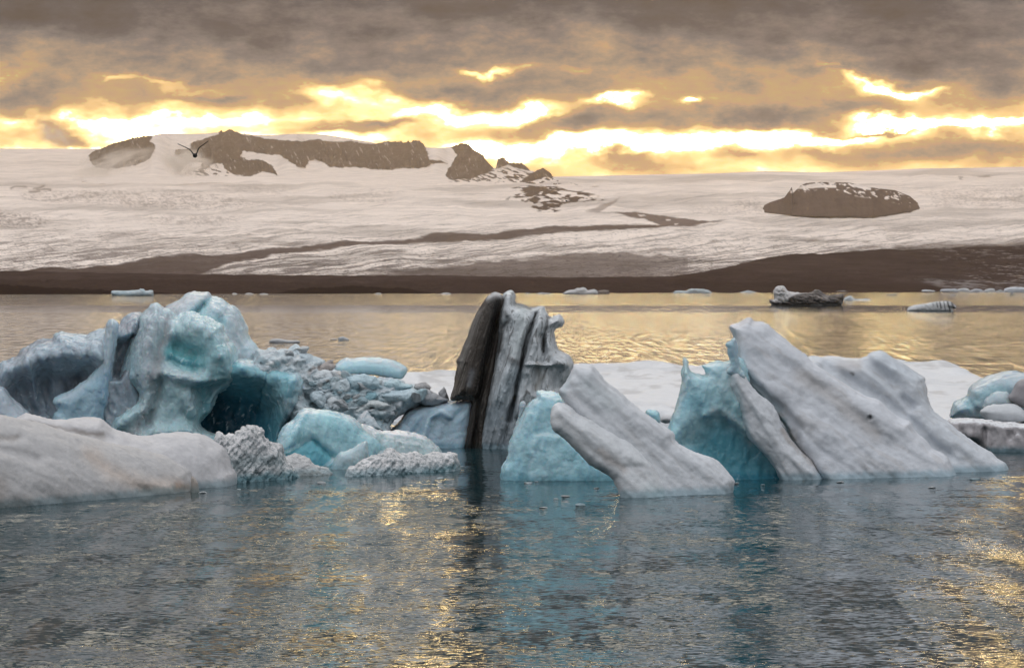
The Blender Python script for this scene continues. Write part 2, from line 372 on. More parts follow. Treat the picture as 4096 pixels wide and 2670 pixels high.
def water_material():
    m, nt, b = new_mat('lagoon_water'); N = nt.nodes; L = nt.links
    N.remove(b)
    geo = N.new('ShaderNodeNewGeometry'); sep = N.new('ShaderNodeSeparateXYZ'); L.new(geo.outputs['Position'], sep.inputs[0])
    def vm(op, a, bb=None, c=None):
        n = N.new('ShaderNodeVectorMath'); n.operation = op
        for i, v in enumerate((a, bb, c)):
            if v is None: continue
            if isinstance(v, bpy.types.NodeSocket): L.new(v, n.inputs[i])
            else: n.inputs[i].default_value = v
        return n
    def mt(op, a, bb=None, c=None):
        n = N.new('ShaderNodeMath'); n.operation = op
        for i, v in enumerate((a, bb, c)):
            if v is None: continue
            if isinstance(v, bpy.types.NodeSocket): L.new(v, n.inputs[i])
            else: n.inputs[i].default_value = v
        return n.outputs[0]
    def mr(x, a, bb, c, d, sm=True):
        n = N.new('ShaderNodeMapRange'); 
        if sm: n.interpolation_type = 'SMOOTHSTEP'
        L.new(x, n.inputs[0])
        for i, v in enumerate((a, bb, c, d)): n.inputs[i + 1].default_value = v
        return n.outputs[0]
    y = sep.outputs[1]
    def slopes(scale, detail, rot, sx, seed):
        mp = N.new('ShaderNodeMapping'); mp.inputs['Scale'].default_value = (sx, 1, 1); mp.inputs['Rotation'].default_value = (0, 0, rot)
        mp.inputs['Location'].default_value = (seed, seed * 1.7, 0)
        L.new(geo.outputs['Position'], mp.inputs[0])
        n = N.new('ShaderNodeTexNoise'); n.noise_dimensions = '2D'; n.inputs['Scale'].default_value = scale; n.inputs['Detail'].default_value = detail; n.inputs['Roughness'].default_value = .55
        L.new(mp.outputs[0], n.inputs['Vector'])
        return vm('SUBTRACT', n.outputs['Color'], (.5, .5, .5)).outputs[0]
    s1 = slopes(8.5, 4, .22, .5, 3.0)       # ripples
    s2 = slopes(1.5, 4, -.2, .5, 11.0)     # small waves
    s3 = slopes(.30, 4, .12, .45, 23.0)      # long undulation and gusts
    # calm water lies in the lee of the ice, wind ruffles the open lagoon
    gust = N.new('ShaderNodeTexNoise'); gust.noise_dimensions = '2D'; gust.inputs['Scale'].default_value = .045; gust.inputs['Detail'].default_value = 3
    gm = N.new('ShaderNodeMapping'); gm.inputs['Scale'].default_value = (.35, 1, 1); L.new(geo.outputs['Position'], gm.inputs[0]); L.new(gm.outputs[0], gust.inputs['Vector'])
    yy = mt('MULTIPLY_ADD', mt('SUBTRACT', gust.outputs['Fac'], .5), 22.0, y)
    lee = mr(yy, 66, 84, 1.0, .20)
    open_ = mr(yy, 118, 170, 0.0, .55)
    amp = mt('MAXIMUM', lee, open_)
    band = N.new('ShaderNodeValToRGB'); L.new(mr(y, 0, 2000, 0, 1, False), band.inputs[0])   # wind lanes far out on the lagoon
    e = band.color_ramp.elements
    st = [(0, 1), (.07, .90), (.14, .70), (.295, .55), (.305, .10), (.40, .08), (.43, .75), (.47, .5), (.50, .85), (.60, .6), (.63, .9), (.75, .8), (.84, .7), (1, .6)]
    for i, (p, s) in enumerate(st):
        q = e[i] if i < 2 else e.new(p)
        q.position = p; q.color = (s, s, s, 1)
    e[1].position = .07
    amp = mt('MULTIPLY', amp, band.outputs['Color'])
    def patch(sx, sy, seed, lo, hi):       # cat's paws: ruffled and smooth patches
        mp = N.new('ShaderNodeMapping'); mp.inputs['Scale'].default_value = (sx, sy, 1); mp.inputs['Location'].default_value = (seed, seed, 0); L.new(geo.outputs['Position'], mp.inputs[0])
        n = N.new('ShaderNodeTexNoise'); n.noise_dimensions = '2D'; n.inputs['Scale'].default_value = 1; n.inputs['Detail'].default_value = 3; L.new(mp.outputs[0], n.inputs['Vector'])
        return mr(n.outputs['Fac'], .36, .64, lo, hi)
    amp = mt('MULTIPLY', amp, patch(1.3, .10, 5.0, .35, 1.65))
    amp = mt('MULTIPLY', amp, patch(.22, .28, 9.0, .6, 1.4))
    def sc(v, k):
        n = vm('SCALE', v); n.inputs[3].default_value = k; return n.outputs[0]
    tot = vm('ADD', vm('ADD', sc(s1, 1.15), sc(s2, .5)).outputs[0], sc(s3, .50)).outputs[0]
    n = vm('SCALE', tot); L.new(amp, n.inputs[3])
    tot = vm('MULTIPLY_ADD', n.outputs[0], (1, 1, 0), (0, 0, 1)).outputs[0]
    nrm = vm('NORMALIZE', tot).outputs[0]
    gl = N.new('ShaderNodeBsdfGlossy'); gl.inputs['Roughness'].default_value = .03; gl.inputs['Color'].default_value = (.95, .95, .95, 1)
    df = N.new('ShaderNodeBsdfDiffuse'); df.inputs['Color'].default_value = (.012, .040, .048, 1)
    fr = N.new('ShaderNodeFresnel'); fr.inputs['IOR'].default_value = 1.33
    L.new(nrm, gl.inputs['Normal']); L.new(nrm, fr.inputs['Normal'])
    mx = N.new('ShaderNodeMixShader'); L.new(fr.outputs[0], mx.inputs[0]); L.new(df.outputs[0], mx.inputs[1]); L.new(gl.outputs[0], mx.inputs[2])
    L.new(mx.outputs[0], N['Material Output'].inputs['Surface'])
    return m

# colours (albedo)
W = (.74, .75, .77); G = (.52, .54, .57); T = (.50, .68, .72); B = (.20, .50, .58); DB = (.04, .22, .32); XB = (.008, .07, .12)
PT = (.60, .72, .75); DT = (.20, .175, .15); BK = (.012, .011, .010); TQ = (.28, .62, .66)

# ------------------------------------------------------------------ ice builder
def ice(name, layers, base, step=5.0, parent=None, mat=None, col=W, paint=(), relief=(), noise=(60, 5.0, 4), topcol=None, warp=14, seed=1,
        mott=.06, smooth_it=1, back=None, ridge=None, sink=70, holes=(), facet=None):
    """layers: list of dict(poly, T, R, lean, w, p); everything in photo pixels at the thing's own distance.
    base: the water line as two points; it fixes the real distance (and so the real size) of every point."""
    (bx0, by0), (bx1, by1) = base
    def yb(U): return by0 + (by1 - by0) * (U - bx0) / (bx1 - bx0 + 1e-9)
    ybm = .5 * (by0 + by1)
    D0 = depth_at(ybm); s = D0 / F
    allp = []
    for l in layers:
        P = []
        for (px, py) in l['poly']:
            if sink and py > yb(px) - 22: py = py + sink
            P.append((px, py))
        l['_p'] = catmull(P) if l.get('round', True) else P
        allp += P
    allp = np.array(allp)
    wr = [(l.get('w', 0) - 1.25 * l['T'] + min(0, l.get('lean', 0)) * 100, l.get('w', 0) + 1.25 * l['T'] + l.get('lean', 0) * 500) for l in layers]
    u = np.arange(allp[:, 0].min() - 6 * step, allp[:, 0].max() + 6 * step, step)
    v = np.arange(allp[:, 1].min() - 6 * step, min(allp[:, 1].max(), max(by0, by1) + sink + 60) + 6 * step, step)
    U, V = np.meshgrid(u, v, indexing='ij')
    Dl = depth_at(np.clip(yb(U), YH + 15, None)); slope = (Dl - D0) / s
    f = None
    wmin, wmax = 1e9, -1e9; tmp = []
    for l in layers:
        d = poly_sdf(l['_p'], U, V)
        if l.get('jag'):
            d = d + l['jag'] * fbm(U / 22, V / 22, seed, 3, seed + 5)
        p = l.get('p', 2.0); t = np.clip(-d / l['R'], 0, 1)
        h = l['T'] * (1 - (1 - t) ** p) ** (1 / p)
        lean = l.get('lean', 0)
        wc = l.get('w', 0) + lean * (yb(U) - V) + slope + l.get('yaw', 0) * (U - allp[:, 0].mean())
        rel = np.zeros_like(U); edge = sstep(0, 1, t * 2.2)
        for r in l.get('relief', ()):
            k = r[0]
            if k == 's': rel += r[3] * np.exp(-(line_dist(r[1], U, V) / r[2]) ** 2)
            elif k == 'p': rel += r[3] * sstep(r[2], -r[2], poly_sdf(r[1], U, V))
            elif k == 'e':
                rel += r[3] * np.clip(1 - ((U - r[1][0]) / r[2][0]) ** 2 - ((V - r[1][1]) / r[2][1]) ** 2, 0, 1) ** .5
            elif k == 'n':   # directional noise: angle, scale along, scale across, amplitude, ridged
                a = math.radians(r[1]); ca, sa = math.cos(a), math.sin(a)
                A = (U * ca + V * sa) / r[2]; Bv = (-U * sa + V * ca) / r[3]
                rel += r[4] * fbm(A, Bv, seed, 3, seed + 31, ridged=(len(r) > 5 and r[5]))
        rel = np.maximum(rel, -1.55 * h) if not l.get('pierce') else rel
        tmp.append((d, h, wc, rel * edge)); ins = d < 0
        wmin = min(wmin, (wc - h - rel)[ins].min()); wmax = max(wmax, (wc + h)[ins].max())
    w = np.arange(wmin - 5 * step, wmax + 5 * step, step)
    k = 14.0
    Wg = w[None, None, :]
    for (d, h, wc, rel) in tmp:
        d3 = d[:, :, None]; wc3 = wc[:, :, None]
        fin = np.maximum((wc - h - rel)[:, :, None] - Wg, Wg - (wc + h)[:, :, None])
        fo = np.sqrt(d3 ** 2 + (Wg - wc3) ** 2)
        g = np.where(d3 < 0, fin, fo).astype(np.float32)
        if f is None: f = g
        else:
            hh = np.clip(.5 + .5 * (f - g) / k, 0, 1); f = f * (1 - hh) + g * hh - k * hh * (1 - hh)
    for hole in holes:   # (x,y,w, rx,ry,rw)
        g = (1 - np.sqrt(((U[:, :, None] - hole[0]) / hole[3]) ** 2 + ((V[:, :, None] - hole[1]) / hole[4]) ** 2 + ((Wg - hole[2]) / hole[5]) ** 2)) * min(hole[3:])
        f = np.maximum(f, g)
    f = f.astype(np.float32); f[0] = f[-1] = 9; f[:, 0] = f[:, -1] = 9; f[:, :, 0] = f[:, :, -1] = 9
    vt, fc = surface_nets(f)
    vt = laplace(vt, fc, smooth_it)
    UU = u[0] + vt[:, 0] * step; VV = v[0] + vt[:, 1] * step; WW = w[0] + vt[:, 2] * step
    L3 = np.stack([UU, VV, WW], -1)
    nn = vert_normals(L3 * [1, 1, 1], fc)
    if noise:
        sc_, am, oc = noise
        n = fbm(UU / sc_, VV / sc_, WW / sc_, oc, seed * 7 + 3)
        L3 = L3 + nn * (n * am)[:, None]
    if ridge:            # fluted / jagged displacement: angle, along, across, amp
        a = math.radians(ridge[0]); ca, sa = math.cos(a), math.sin(a)
        A = (UU * ca + VV * sa) / ridge[1]; Bv = (-UU * sa + VV * ca) / ridge[2]
        n = fbm(A, Bv, WW / ridge[2], 3, seed * 7 + 9, ridged=True)
        L3 = L3 + nn * (n * ridge[3])[:, None]
    fct = facet if facet is not None else ((60, 5) if mat is M_blue else (44, 11) if mat is M_rough else None)
    if fct and D0 < 200:
        wq = 8 * fbm(UU / 30, VV / 30, WW / 30, 2, seed + 41)
        L3 = L3 + nn * ((facets((UU + wq) / fct[0], (VV - wq) / fct[0] / 1.5, WW / fct[0], seed * 3 + 7) + .5 * facets((UU + wq) / fct[0] * 2.3, (VV - wq) / fct[0] * 1.6, WW / fct[0] * 2.3, seed * 3 + 8)) * fct[1])[:, None]
    UU, VV, WW = L3.T
    co = world(UU, VV, D0 + WW * s)
    Nw = vert_normals(co, fc)
    if (Nw[:, 2] * (co[:, 2] - np.median(co[:, 2]))).mean() < 0: fc = fc[:, ::-1]; Nw = -Nw
    # colour
    wx = warp * fbm(UU / 45, VV / 45, WW / 45, 3, seed + 70); wy = warp * fbm(UU / 45 + 9, VV / 45, WW / 45, 3, seed + 80)
    pu = UU + wx; pv = VV + wy
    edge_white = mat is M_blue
    c = np.tile(np.array(col, float), (len(co), 1))
    if topcol is not None:   # packed snow and weathered crust on faces that look up
        m = sstep(topcol[1], topcol[2], Nw[:, 2] + .15 * fbm(UU / 30, VV / 30, WW / 30, 3, seed + 4))[:, None]
        c = c * (1 - m) + np.array(topcol[0]) * m
    for q in paint:
        if q[0] == 's': m = np.exp(-(line_dist(q[1], pu, pv) / q[2]) ** 2) * q[4]
        elif q[0] == 'p': m = sstep(q[2], -q[2], poly_sdf(q[1], pu, pv)) * q[4]
        elif q[0] == 'n':   # streaky noise: angle, along, across, colour, strength, threshold
            a = math.radians(q[1][0]); ca, sa = math.cos(a), math.sin(a)
            n = fbm((pu * ca + pv * sa) / q[1][1], (-pu * sa + pv * ca) / q[1][2], WW / q[1][2], 4, seed + 60)
            m = sstep(q[2][0], q[2][1], n) * q[4]
            if len(q) > 5: m = m * sstep(q[6], -q[6], poly_sdf(q[5], pu, pv))
        m = m[:, None]
        c = c * (1 - m) + np.array(q[3]) * m
    wet = (sstep(.30, .08, co[:, 2] + .05 * fbm(UU / 20, 0, WW / 20, 3, seed)) * .75)[:, None] if D0 < 200 else 0
    c = c * (1 - wet) + c * np.array((.42, .60, .66)) * wet
    if edge_white:  # pale crust on convex edges, also painted in as crisp highlights
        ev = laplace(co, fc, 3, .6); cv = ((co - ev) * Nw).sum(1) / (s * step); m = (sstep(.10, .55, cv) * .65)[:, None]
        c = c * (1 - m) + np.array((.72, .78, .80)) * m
    n = fbm(UU / 26, VV / 26, WW / 26, 5, seed + 90, .65)
    c = np.clip(c * (1 + mott * 2 * n[:, None]), .003, .9)
    me = make_mesh(name, co, fc, c)
    return link(name, me, mat or M_snow, parent)
def root(name, x, yv, label, cat, group=None):
    D = depth_at(yv)
    o = bpy.data.objects.new(name, None); scn.collection.objects.link(o); o.empty_display_size = .3
    tag(o, label, cat, group)
    return o
def lay(poly, T, R, lean=0.0, w=0.0, p=2.0, relief=(), **k): return dict(poly=poly, T=T, R=R, lean=lean, w=w, p=p, relief=relief, **k)

# ================================================================== THE SETTING
def interp_line(pts, U):
    P = np.array(sorted(pts)); return np.interp(U, P[:, 0], P[:, 1])
DV = [(594, 22000), (650, 20000), (700, 17500), (750, 14500), (800, 12000), (850, 9800), (900, 8000), (950, 6500), (1000, 5200), (1040, 4400), (1080, 3700), (1120, 3100), (1180, 2700)]
DVx = [a for a, b in DV]; DVy = [math.log(b) for a, b in DV]
def gdist(V): return np.exp(np.interp(V, DVx, DVy))
SNOW = np.array((.86, .75, .67)); ROCK = np.array((.045, .032, .027)); MUD = np.array((.085, .058, .049)); MUD2 = np.array((.045, .028, .023))

def mixc(c, m, k): return c * (1 - m[..., None]) + np.array(k) * m[..., None]
def pm(poly, U, V, soft): return sstep(soft, -soft, poly_sdf(poly, U, V))
def sheet(name, U, V, Dm, C, mat, kind='structure', relz=None):
    co = world(U, V, Dm)
    if relz is not None: co[..., 2] += relz
    nu, nv = U.shape
    fc = grid_faces(nu, nv)[:, ::-1]
    me = make_mesh(name, co.reshape(-1, 3), fc, C.reshape(-1, 3))
    return tag(link(name, me, mat), kind=kind)

def build_glacier():
    top = z('F', -2600, 244, 0, 244, 690, 246) + [(460, 600), (560, 690)] + [(1200, 706), (1700, 700), (2150, 712)] + z('G', 1465, 435) + z('H', 0, 418, 300, 412, 600, 398, 1000, 405, 1400, 392, 1700, 378, 2000, 375, 2380, 368, 4000, 360)
    u = np.linspace(-1600, 5700, 1500); r = np.linspace(0, 1, 420) ** .9
    U = np.repeat(u[:, None], len(r), 1); t = interp_line(top, U)
    V = 1180 + (t - 1180) * r[None, :]
    n_hi = fbm(U / 55, V / 9, 0, 5, 3, .6); n_l = fbm(U / 400, V / 40, 0, 4, 8)
    C = np.tile(SNOW, U.shape + (1,)).astype(float)
    Uw = U + 40 * fbm(U / 90, V / 14, 0, 4, 21); Vw = V + 7 * fbm(U / 70, V / 10, 0, 5, 22, .6)
    # crevassed grey patches on the ice
    cre = fbm(U / 9, V / 4.5, 0, 3, 40, .7)
    for poly, k in ((z('F', 150, 545, 700, 530, 1300, 545, 1700, 590, 1900, 640, 1300, 650, 900, 650, 500, 610, 150, 600), .55), (z('F', -60, 660, 120, 670, 330, 730, 250, 790, 60, 790, -60, 740), .7),
                    (z('F', 900, 700, 1400, 690, 1700, 720, 1500, 770, 1100, 760), .45), (z('F', 1400, 500, 2000, 510, 1900, 550, 1500, 545), .35), (z('G', -40, 550, 300, 560, 400, 600, 200, 600, -40, 590), .4),
                    (z('G', 200, 515, 440, 535, 330, 560, 200, 540), .35), (z('H', 1700, 520, 2400, 500, 2500, 640, 2100, 650, 1750, 650), .38), (z('H', 100, 640, 600, 610, 600, 700, 100, 680), .3), (z('H', 500, 590, 620, 600, 600, 660, 400, 640), .3)):
        C = mixc(C, pm(poly, Uw, Vw, 16) * k * sstep(-.25, .5, cre + .3 * n_hi), (.24, .19, .17))
    # dirty streaks running with the flow, stronger low down
    ang = math.radians(-6)
    A = (U * math.cos(ang) + V * math.sin(ang)) / 120; Bv = (-U * math.sin(ang) + V * math.cos(ang)) / 3.4
    st = fbm(A, Bv, 0, 5, 61, .62)
    low = sstep(800, 1090, V)
    C = mixc(C, low * .9 * sstep(.06 - .30 * low, .50 - .3 * low, st), (.17, .135, .12))
    C = mixc(C, .5 * sstep(.15, .6, st) * sstep(700, 800, V), (.36, .31, .29))
    C = mixc(C, .75 * low * sstep(.15, .5, fbm(U / 16, V / 3.6, 0, 4, 71, .7)), (.13, .11, .10))
    tone = fbm(U / 520 + V / 90, V / 24, 0, 4, 83, .55)
    C *= (1 - .30 * sstep(-.1, .55, tone))[..., None]
    # medial moraines
    m2 = z('F', -600, 1075, 0, 1082, 300, 1070, 600, 1060, 900, 1012, 1200, 978, 1500, 958, 1700, 932, 2000, 905, 2300, 880) + z('G', 200, 872, 450, 866, 600, 836, 750, 815, 1000, 828, 1200, 806, 1400, 790, 1700, 778, 2000, 772, 2160, 768, 2200, 790, 2050, 800, 1600, 828, 1200, 855, 800, 868, 500, 885) + z('F', 2380, 905, 2000, 945, 1800, 985, 1600, 1020, 1420, 1062, 1350, 1110, 1000, 1140, -600, 1180)
    C = mixc(C, pm(m2, U + 10 * n_l, Vw, 4) * (.93 - .25 * sstep(.0, .6, st)), MUD)
    up = z('G', 1690, 678, 1850, 688, 2080, 668, 2380, 712) + z('H', 0, 700, 110, 722, 240, 752, 380, 742, 120, 775, 0, 790) + z('G', 2050, 797, 2190, 765, 2150, 740, 2080, 716, 1900, 690)
    C = mixc(C, pm(up, Uw * .3 + U * .7, V + .5 * (Vw - V), 3) * .9, MUD * 1.3)
    C = mixc(C, pm(z('G', 1690, 675, 1800, 640, 1920, 590, 1860, 640, 1780, 685), U, V, 4) * .6, MUD * 1.5)
    for p in (z('G', 2040, 690, 2080, 686, 2100, 694, 2060, 699), z('G', 2230, 718, 2262, 714, 2265, 728, 2240, 730), z('G', 2290, 748, 2320, 748, 2315, 757, 2290, 757)):
        C = mixc(C, pm(p, U, V, 2) * .9, SNOW)
    # bare outcrop in mid glacier, partly snow covered
    out = z('G', 1220, 500, 1300, 493, 1400, 512, 1500, 508, 1600, 528, 1700, 556, 1800, 588, 1840, 606, 1760, 620, 1680, 612, 1600, 606, 1550, 612, 1500, 650, 1440, 668, 1380, 660, 1310, 628, 1240, 604, 1218, 550)
    patch = sstep(-.22, -.02, fbm(U / 38 + V / 26, V / 9 - U / 110, 0, 4, 44))
    C = mixc(C, pm(out, Uw, V, 3) * patch, ROCK * 1.4)
    C = mixc(C, pm(z('G', 1140, 600, 1180, 575, 1160, 605), U, V, 3) * .8, ROCK * 2)
    # small rock loops at the far left
    for l in (z('F', 75, 525, 110, 512, 180, 512), z('F', 200, 540, 270, 538), z('F', 230, 520, 300, 495), z('F', 250, 525, 345, 520, 340, 530)):
        C = mixc(C, np.exp(-(line_dist(l, U, V) / 4) ** 2) * .7, ROCK * 2)
    # right side: nunatak reaches to the ice; faint far outcrops
    C = mixc(C, pm(z('H', 1940, 440, 1985, 440, 1985, 465, 1960, 465), Uw, V, 3) * .5, ROCK * 2.5)
    C = mixc(C, pm(z('H', 2050, 425, 2140, 418, 2130, 440, 2060, 440), Uw, V, 3) * .5, ROCK * 2.5)
    # lower dark ablation zone
    lowl = z('F', -600, 1068, 0, 1075, 500, 1086, 1350, 1102, 1900, 1104, 2380, 1108) + z('G', 300, 1100, 500, 1062, 800, 1030, 1200, 1000, 1551, 965, 2000, 950, 2380, 975) + [(2750, 1080), (4096, 1100), (5700, 1100)]
    lv = interp_line(lowl, U)
    m = sstep(-14, 10, V - lv + 12 * n_hi) * (.55 + .45 * sstep(-.3, .3, -st))
    C = mixc(C, m * .85 * sstep(3050, 2500, U), MUD * .95)
    C = mixc(C, .8 * pm(z('H', 1500, 905, 2000, 880, 2600, 860, 4000, 850, 4000, 1200, 1500, 1000), U, V, 20), MUD2)
    Dm = gdist(V)
    rel = (n_hi * .6 + fbm(U / 20, V / 6, 0, 4, 12) * .5) * Dm * .00045 + .0012 * Dm * fbm(U / 220, V / 40, 0, 3, 99)
    rel *= sstep(1, .93, r)[None, :]
    sheet('glacier', U, V, Dm, C, M_glac, relz=rel)
build_glacier()

def build_moraine():
    top = [(-1600, 1090)] + z('F', 0, 1075, 500, 1086, 1350, 1100, 2380, 1108) + z('G', 700, 1104, 1000, 1112, 1551, 1120) + z('H', 0, 1112, 200, 1082, 400, 1042, 560, 1000, 620, 988, 700, 975, 800, 962, 950, 956, 1000, 962, 1200, 944, 1450, 926, 1560, 934, 1700, 928, 2000, 915, 2380, 905, 4200, 890)
    u = np.linspace(-1600, 5700, 1400); r = np.linspace(0, 1, 90)
    U = np.repeat(u[:, None], len(r), 1); t = interp_line(top, U) + 2.2 * fbm(U / 30, 0, 0, 4, 5)
    vb = 1177.5 - (U / 4096) * 9.5
    R = r[None, :]
    V = vb + (t - vb) * R
    Dm = depth_at(np.clip(vb, 1160, None)) + (vb - V) * (9 + 3 * fbm(U / 300, 0, 0, 3, 2)) + 9 * fbm(U / 60, V / 14, 0, 3, 4) * np.sin(np.pi * R)
    n1 = fbm(U / 90, V / 7, 0, 5, 15, .6)
    C = np.tile(MUD * .75, U.shape + (1,)).astype(float) * (1 + .35 * n1[..., None])
    C = mixc(C, sstep(-3, 4, V - interp_line(z('F', -800, 1130, 0, 1142, 600, 1130, 1200, 1135, 2380, 1165) + z('G', 700, 1135, 2380, 1130) + z('H', 300, 1150, 2380, 1180), U) + 1.2 * n1) * .6, MUD2)
    # near dark banks at the water's edge
    b1 = z('F', -2600, 1150, -200, 1165, 0, 1170, 300, 1188, 650, 1204, 900, 1215, 1150, 1226, 1150, 1260, -2600, 1260)
    b2 = z('F', 1880, 1226, 2050, 1196, 2380, 1178) + z('G', 150, 1180, 400, 1192, 560, 1212, 700, 1236, 0, 1260) + z('F', 1850, 1250)
    C = mixc(C, pm(b1, U + 9 * n1, V, 2) * .8, MUD2 * .42); C = mixc(C, pm(b2, U + 9 * n1, V, 2) * .8, MUD2 * .42)
    st = fbm((U + V * 5) / 70, (V - U * .05) / 3.4, 0, 5, 66, .6)
    C = mixc(C, pm(z('H', 1650, 930, 2400, 890, 4200, 870, 4200, 1190, 2300, 1190, 1900, 1150, 2050, 1060, 1800, 980), U, V, 30) * sstep(.15, .55, st) * .75, (.30, .25, .23))
    C = mixc(C, pm(z('H', 1640, 1135, 2000, 1140, 2420, 1160, 2420, 1200, 1850, 1195), U, V, 8) * sstep(-.35, .25, st) * .6, (.28, .25, .24))
    C = mixc(C, sstep(3500, 4000, U) * .0 + pm(z('H', 0, 1090, 700, 1090, 1500, 1120, 1500, 1200, 0, 1200), U, V, 20) * .35, MUD2 * .8)
    rel = 1.5 * fbm(U / 25, V / 6, 0, 4, 17) * np.sin(np.pi * R)
    sheet('moraine_hills', U, V, Dm, C, M_mor, relz=rel)
build_moraine()

SKY_L = z('F', 500, 480, 560, 400, 592, 300, 640, 262, 700, 240, 760, 213, 830, 195, 900, 175, 1000, 160, 1030, 157, 1080, 146, 1160, 142, 1300, 145, 1400, 142, 1480, 135, 1495, 130, 1505, 124, 1514, 133, 1530, 128, 1560, 113, 1600, 130, 1640, 142, 1700, 150, 1790, 155, 1850, 153, 1950, 146, 2050, 144, 2150, 146, 2250, 155, 2340, 172) + \
    z('G', 60, 172, 150, 188, 220, 200, 280, 214, 300, 203, 340, 198, 400, 200, 425, 200, 430, 191, 440, 205, 470, 203, 482, 190, 495, 205, 512, 192, 530, 188, 560, 195, 585, 212, 600, 237, 700, 240, 775, 233, 800, 225, 840, 212, 870, 208, 895, 220, 910, 235, 930, 257, 960, 272, 990, 290, 1005, 318, 1020, 335, 1060, 375, 1075, 378, 1090, 320, 1110, 305, 1135, 305, 1150, 325, 1165, 342, 1200, 345, 1250, 345, 1290, 370, 1310, 393, 1340, 402, 1360, 390, 1400, 377, 1440, 405, 1465, 435, 1520, 460, 1650, 492, 1760, 500)
def build_mountain():
    u = np.linspace(330, 2400, 1500); r = np.linspace(0, 1, 150)
    U = np.repeat(u[:, None], len(r), 1)
    R1 = z('F', 600, 292, 640, 262, 700, 240, 760, 205, 900, 165, 1032, 150, 1020, 200, 1060, 230, 1030, 300, 950, 350, 860, 372, 760, 382, 650, 372, 610, 325)
    R2 = z('F', 1300, 215, 1340, 190, 1420, 170, 1490, 145, 1500, 118, 1530, 128, 1560, 105, 1640, 148, 1700, 158, 1790, 172, 1850, 180, 1950, 188, 2050, 196, 2150, 184, 2200, 190, 2300, 200, 2360, 198) + z('G', 0, 205, 100, 192, 150, 205, 250, 217, 290, 200, 340, 190, 430, 180, 520, 180, 590, 200, 612, 280, 622, 320, 700, 325, 745, 345, 640, 345, 600, 372, 560, 380, 450, 370, 350, 388, 150, 375, 50, 370) + \
        z('F', 2330, 375, 2250, 370, 2200, 340, 2140, 312, 2100, 340, 2070, 372, 2020, 365, 1950, 320, 1900, 290, 1800, 282, 1650, 260, 1640, 300, 1700, 325, 1760, 318, 1820, 340, 1860, 380, 1896, 432, 1800, 400, 1700, 432, 1650, 430, 1590, 420, 1530, 380, 1510, 345, 1440, 352, 1400, 385, 1345, 395, 1385, 340, 1300, 330, 1200, 292, 1190, 260, 1300, 240)
    R3 = z('G', 770, 240, 800, 215, 870, 198, 940, 255, 1000, 290, 1025, 330, 1070, 372, 1040, 402, 960, 432, 900, 465, 860, 450, 785, 460, 738, 432, 760, 380, 790, 330, 810, 290, 790, 260)
    R4 = z('G', 1070, 385, 1085, 320, 1100, 295, 1140, 295, 1170, 335, 1250, 338, 1310, 390, 1300, 398, 1230, 382, 1160, 357, 1110, 378)
    R5 = z('G', 1335, 405, 1400, 367, 1470, 437, 1410, 442, 1320, 468, 1250, 482, 1240, 470, 1300, 430)
    # crags: the outline is rough only where bare rock meets the sky
    t0 = interp_line(SKY_L, U[:, :1])
    crag = np.maximum.reduce([pm(q, U[:, :1], t0 + 8, 6) for q in (R1, R2, R3, R4, R5)])
    top = t0 - crag * (9 * np.abs(fbm(U[:, :1] / 14, 0, 0, 4, 9, .75)) - 1) 
    base = interp_line([(330, 735), (700, 735), (1400, 738), (2400, 745)], U)
    V = base + (top - base) * r[None, :]
    dg = gdist(V) - 120; dc = 17300 + (720 - V) * 11.0 + 500 * fbm(U / 160, 0, 0, 3, 77)
    kk = 350.0; Dm = -kk * np.logaddexp(-dg / kk, -dc / kk) + 500 * sstep(.2, 0, r)[None, :]
    Uw = U + 9 * fbm(U / 16, V / 12, 0, 4, 33, .6); Vw = V + 5 * fbm(U / 18, V / 12, 0, 4, 34, .6)
    C = np.tile(SNOW * .97, U.shape + (1,)).astype(float)
    m = np.maximum.reduce([pm(q, Uw, Vw, 2.0) for q in (R1, R2, R3, R4, R5)])
    strk = fbm((U + 1.4 * V) / 34, (V - .35 * U) / 7, 0, 4, 72, .55)
    zone = z('G', 760, 470, 900, 420, 1060, 390, 1160, 370, 1300, 410, 1480, 440, 1640, 495, 1400, 490, 1000, 480)
    m = np.maximum(m, pm(zone, Uw, Vw, 4) * sstep(.05, .18, strk))
    zone2 = z('F', 1250, 410, 1480, 345, 1520, 390, 1640, 430, 1300, 425)
    m = np.maximum(m, pm(zone2, Uw, Vw, 4) * sstep(.12, .25, strk))
    gul = fbm((U - .2 * V) / 9, V / 60, 0, 4, 50, .6)
    m = m * (1 - .5 * sstep(.42, .6, fbm((U - .5 * V) / 9, (V + .2 * U) / 26, 0, 4, 55, .6)))
    rk = np.tile(ROCK, U.shape + (1,)) * (1 + .8 * gul[..., None])
    rk = mixc(rk, .8 * sstep(.05, .5, fbm((U + .6 * V) / 13, (V - .3 * U) / 16, 0, 5, 58, .65)), (.15, .115, .095))
    rk = mixc(rk, .6 * sstep(.1, .5, fbm(U / 50, V / 4.5, 0, 4, 59, .6)), (.13, .10, .085))
    C = C * (1 - m[..., None]) + rk * m[..., None]
    Dm = Dm + m * (-120 * np.abs(gul) - 160 * fbm(U / 40, V / 30, 0, 4, 51)) * np.sin(np.pi * np.clip(r, 0, 1))[None, :]
    # far side of the ridge drops away behind the crest
    k = 14
    Ub = np.repeat(U[:, -1:], k, 1); q = np.linspace(1 / k, 1, k)[None, :]
    Vb = V[:, -1:] + (base[:, :1] + 40 - V[:, -1:]) * q ** 1.4; Db = Dm[:, -1:] + 2600 * q
    Cb = np.tile(SNOW, Ub.shape + (1,))
    sheet('mountain_ridge', np.hstack([U, Ub]), np.hstack([V, Vb]), np.hstack([Dm, Db]), np.concatenate([C, Cb], 1), M_rock)
build_mountain()
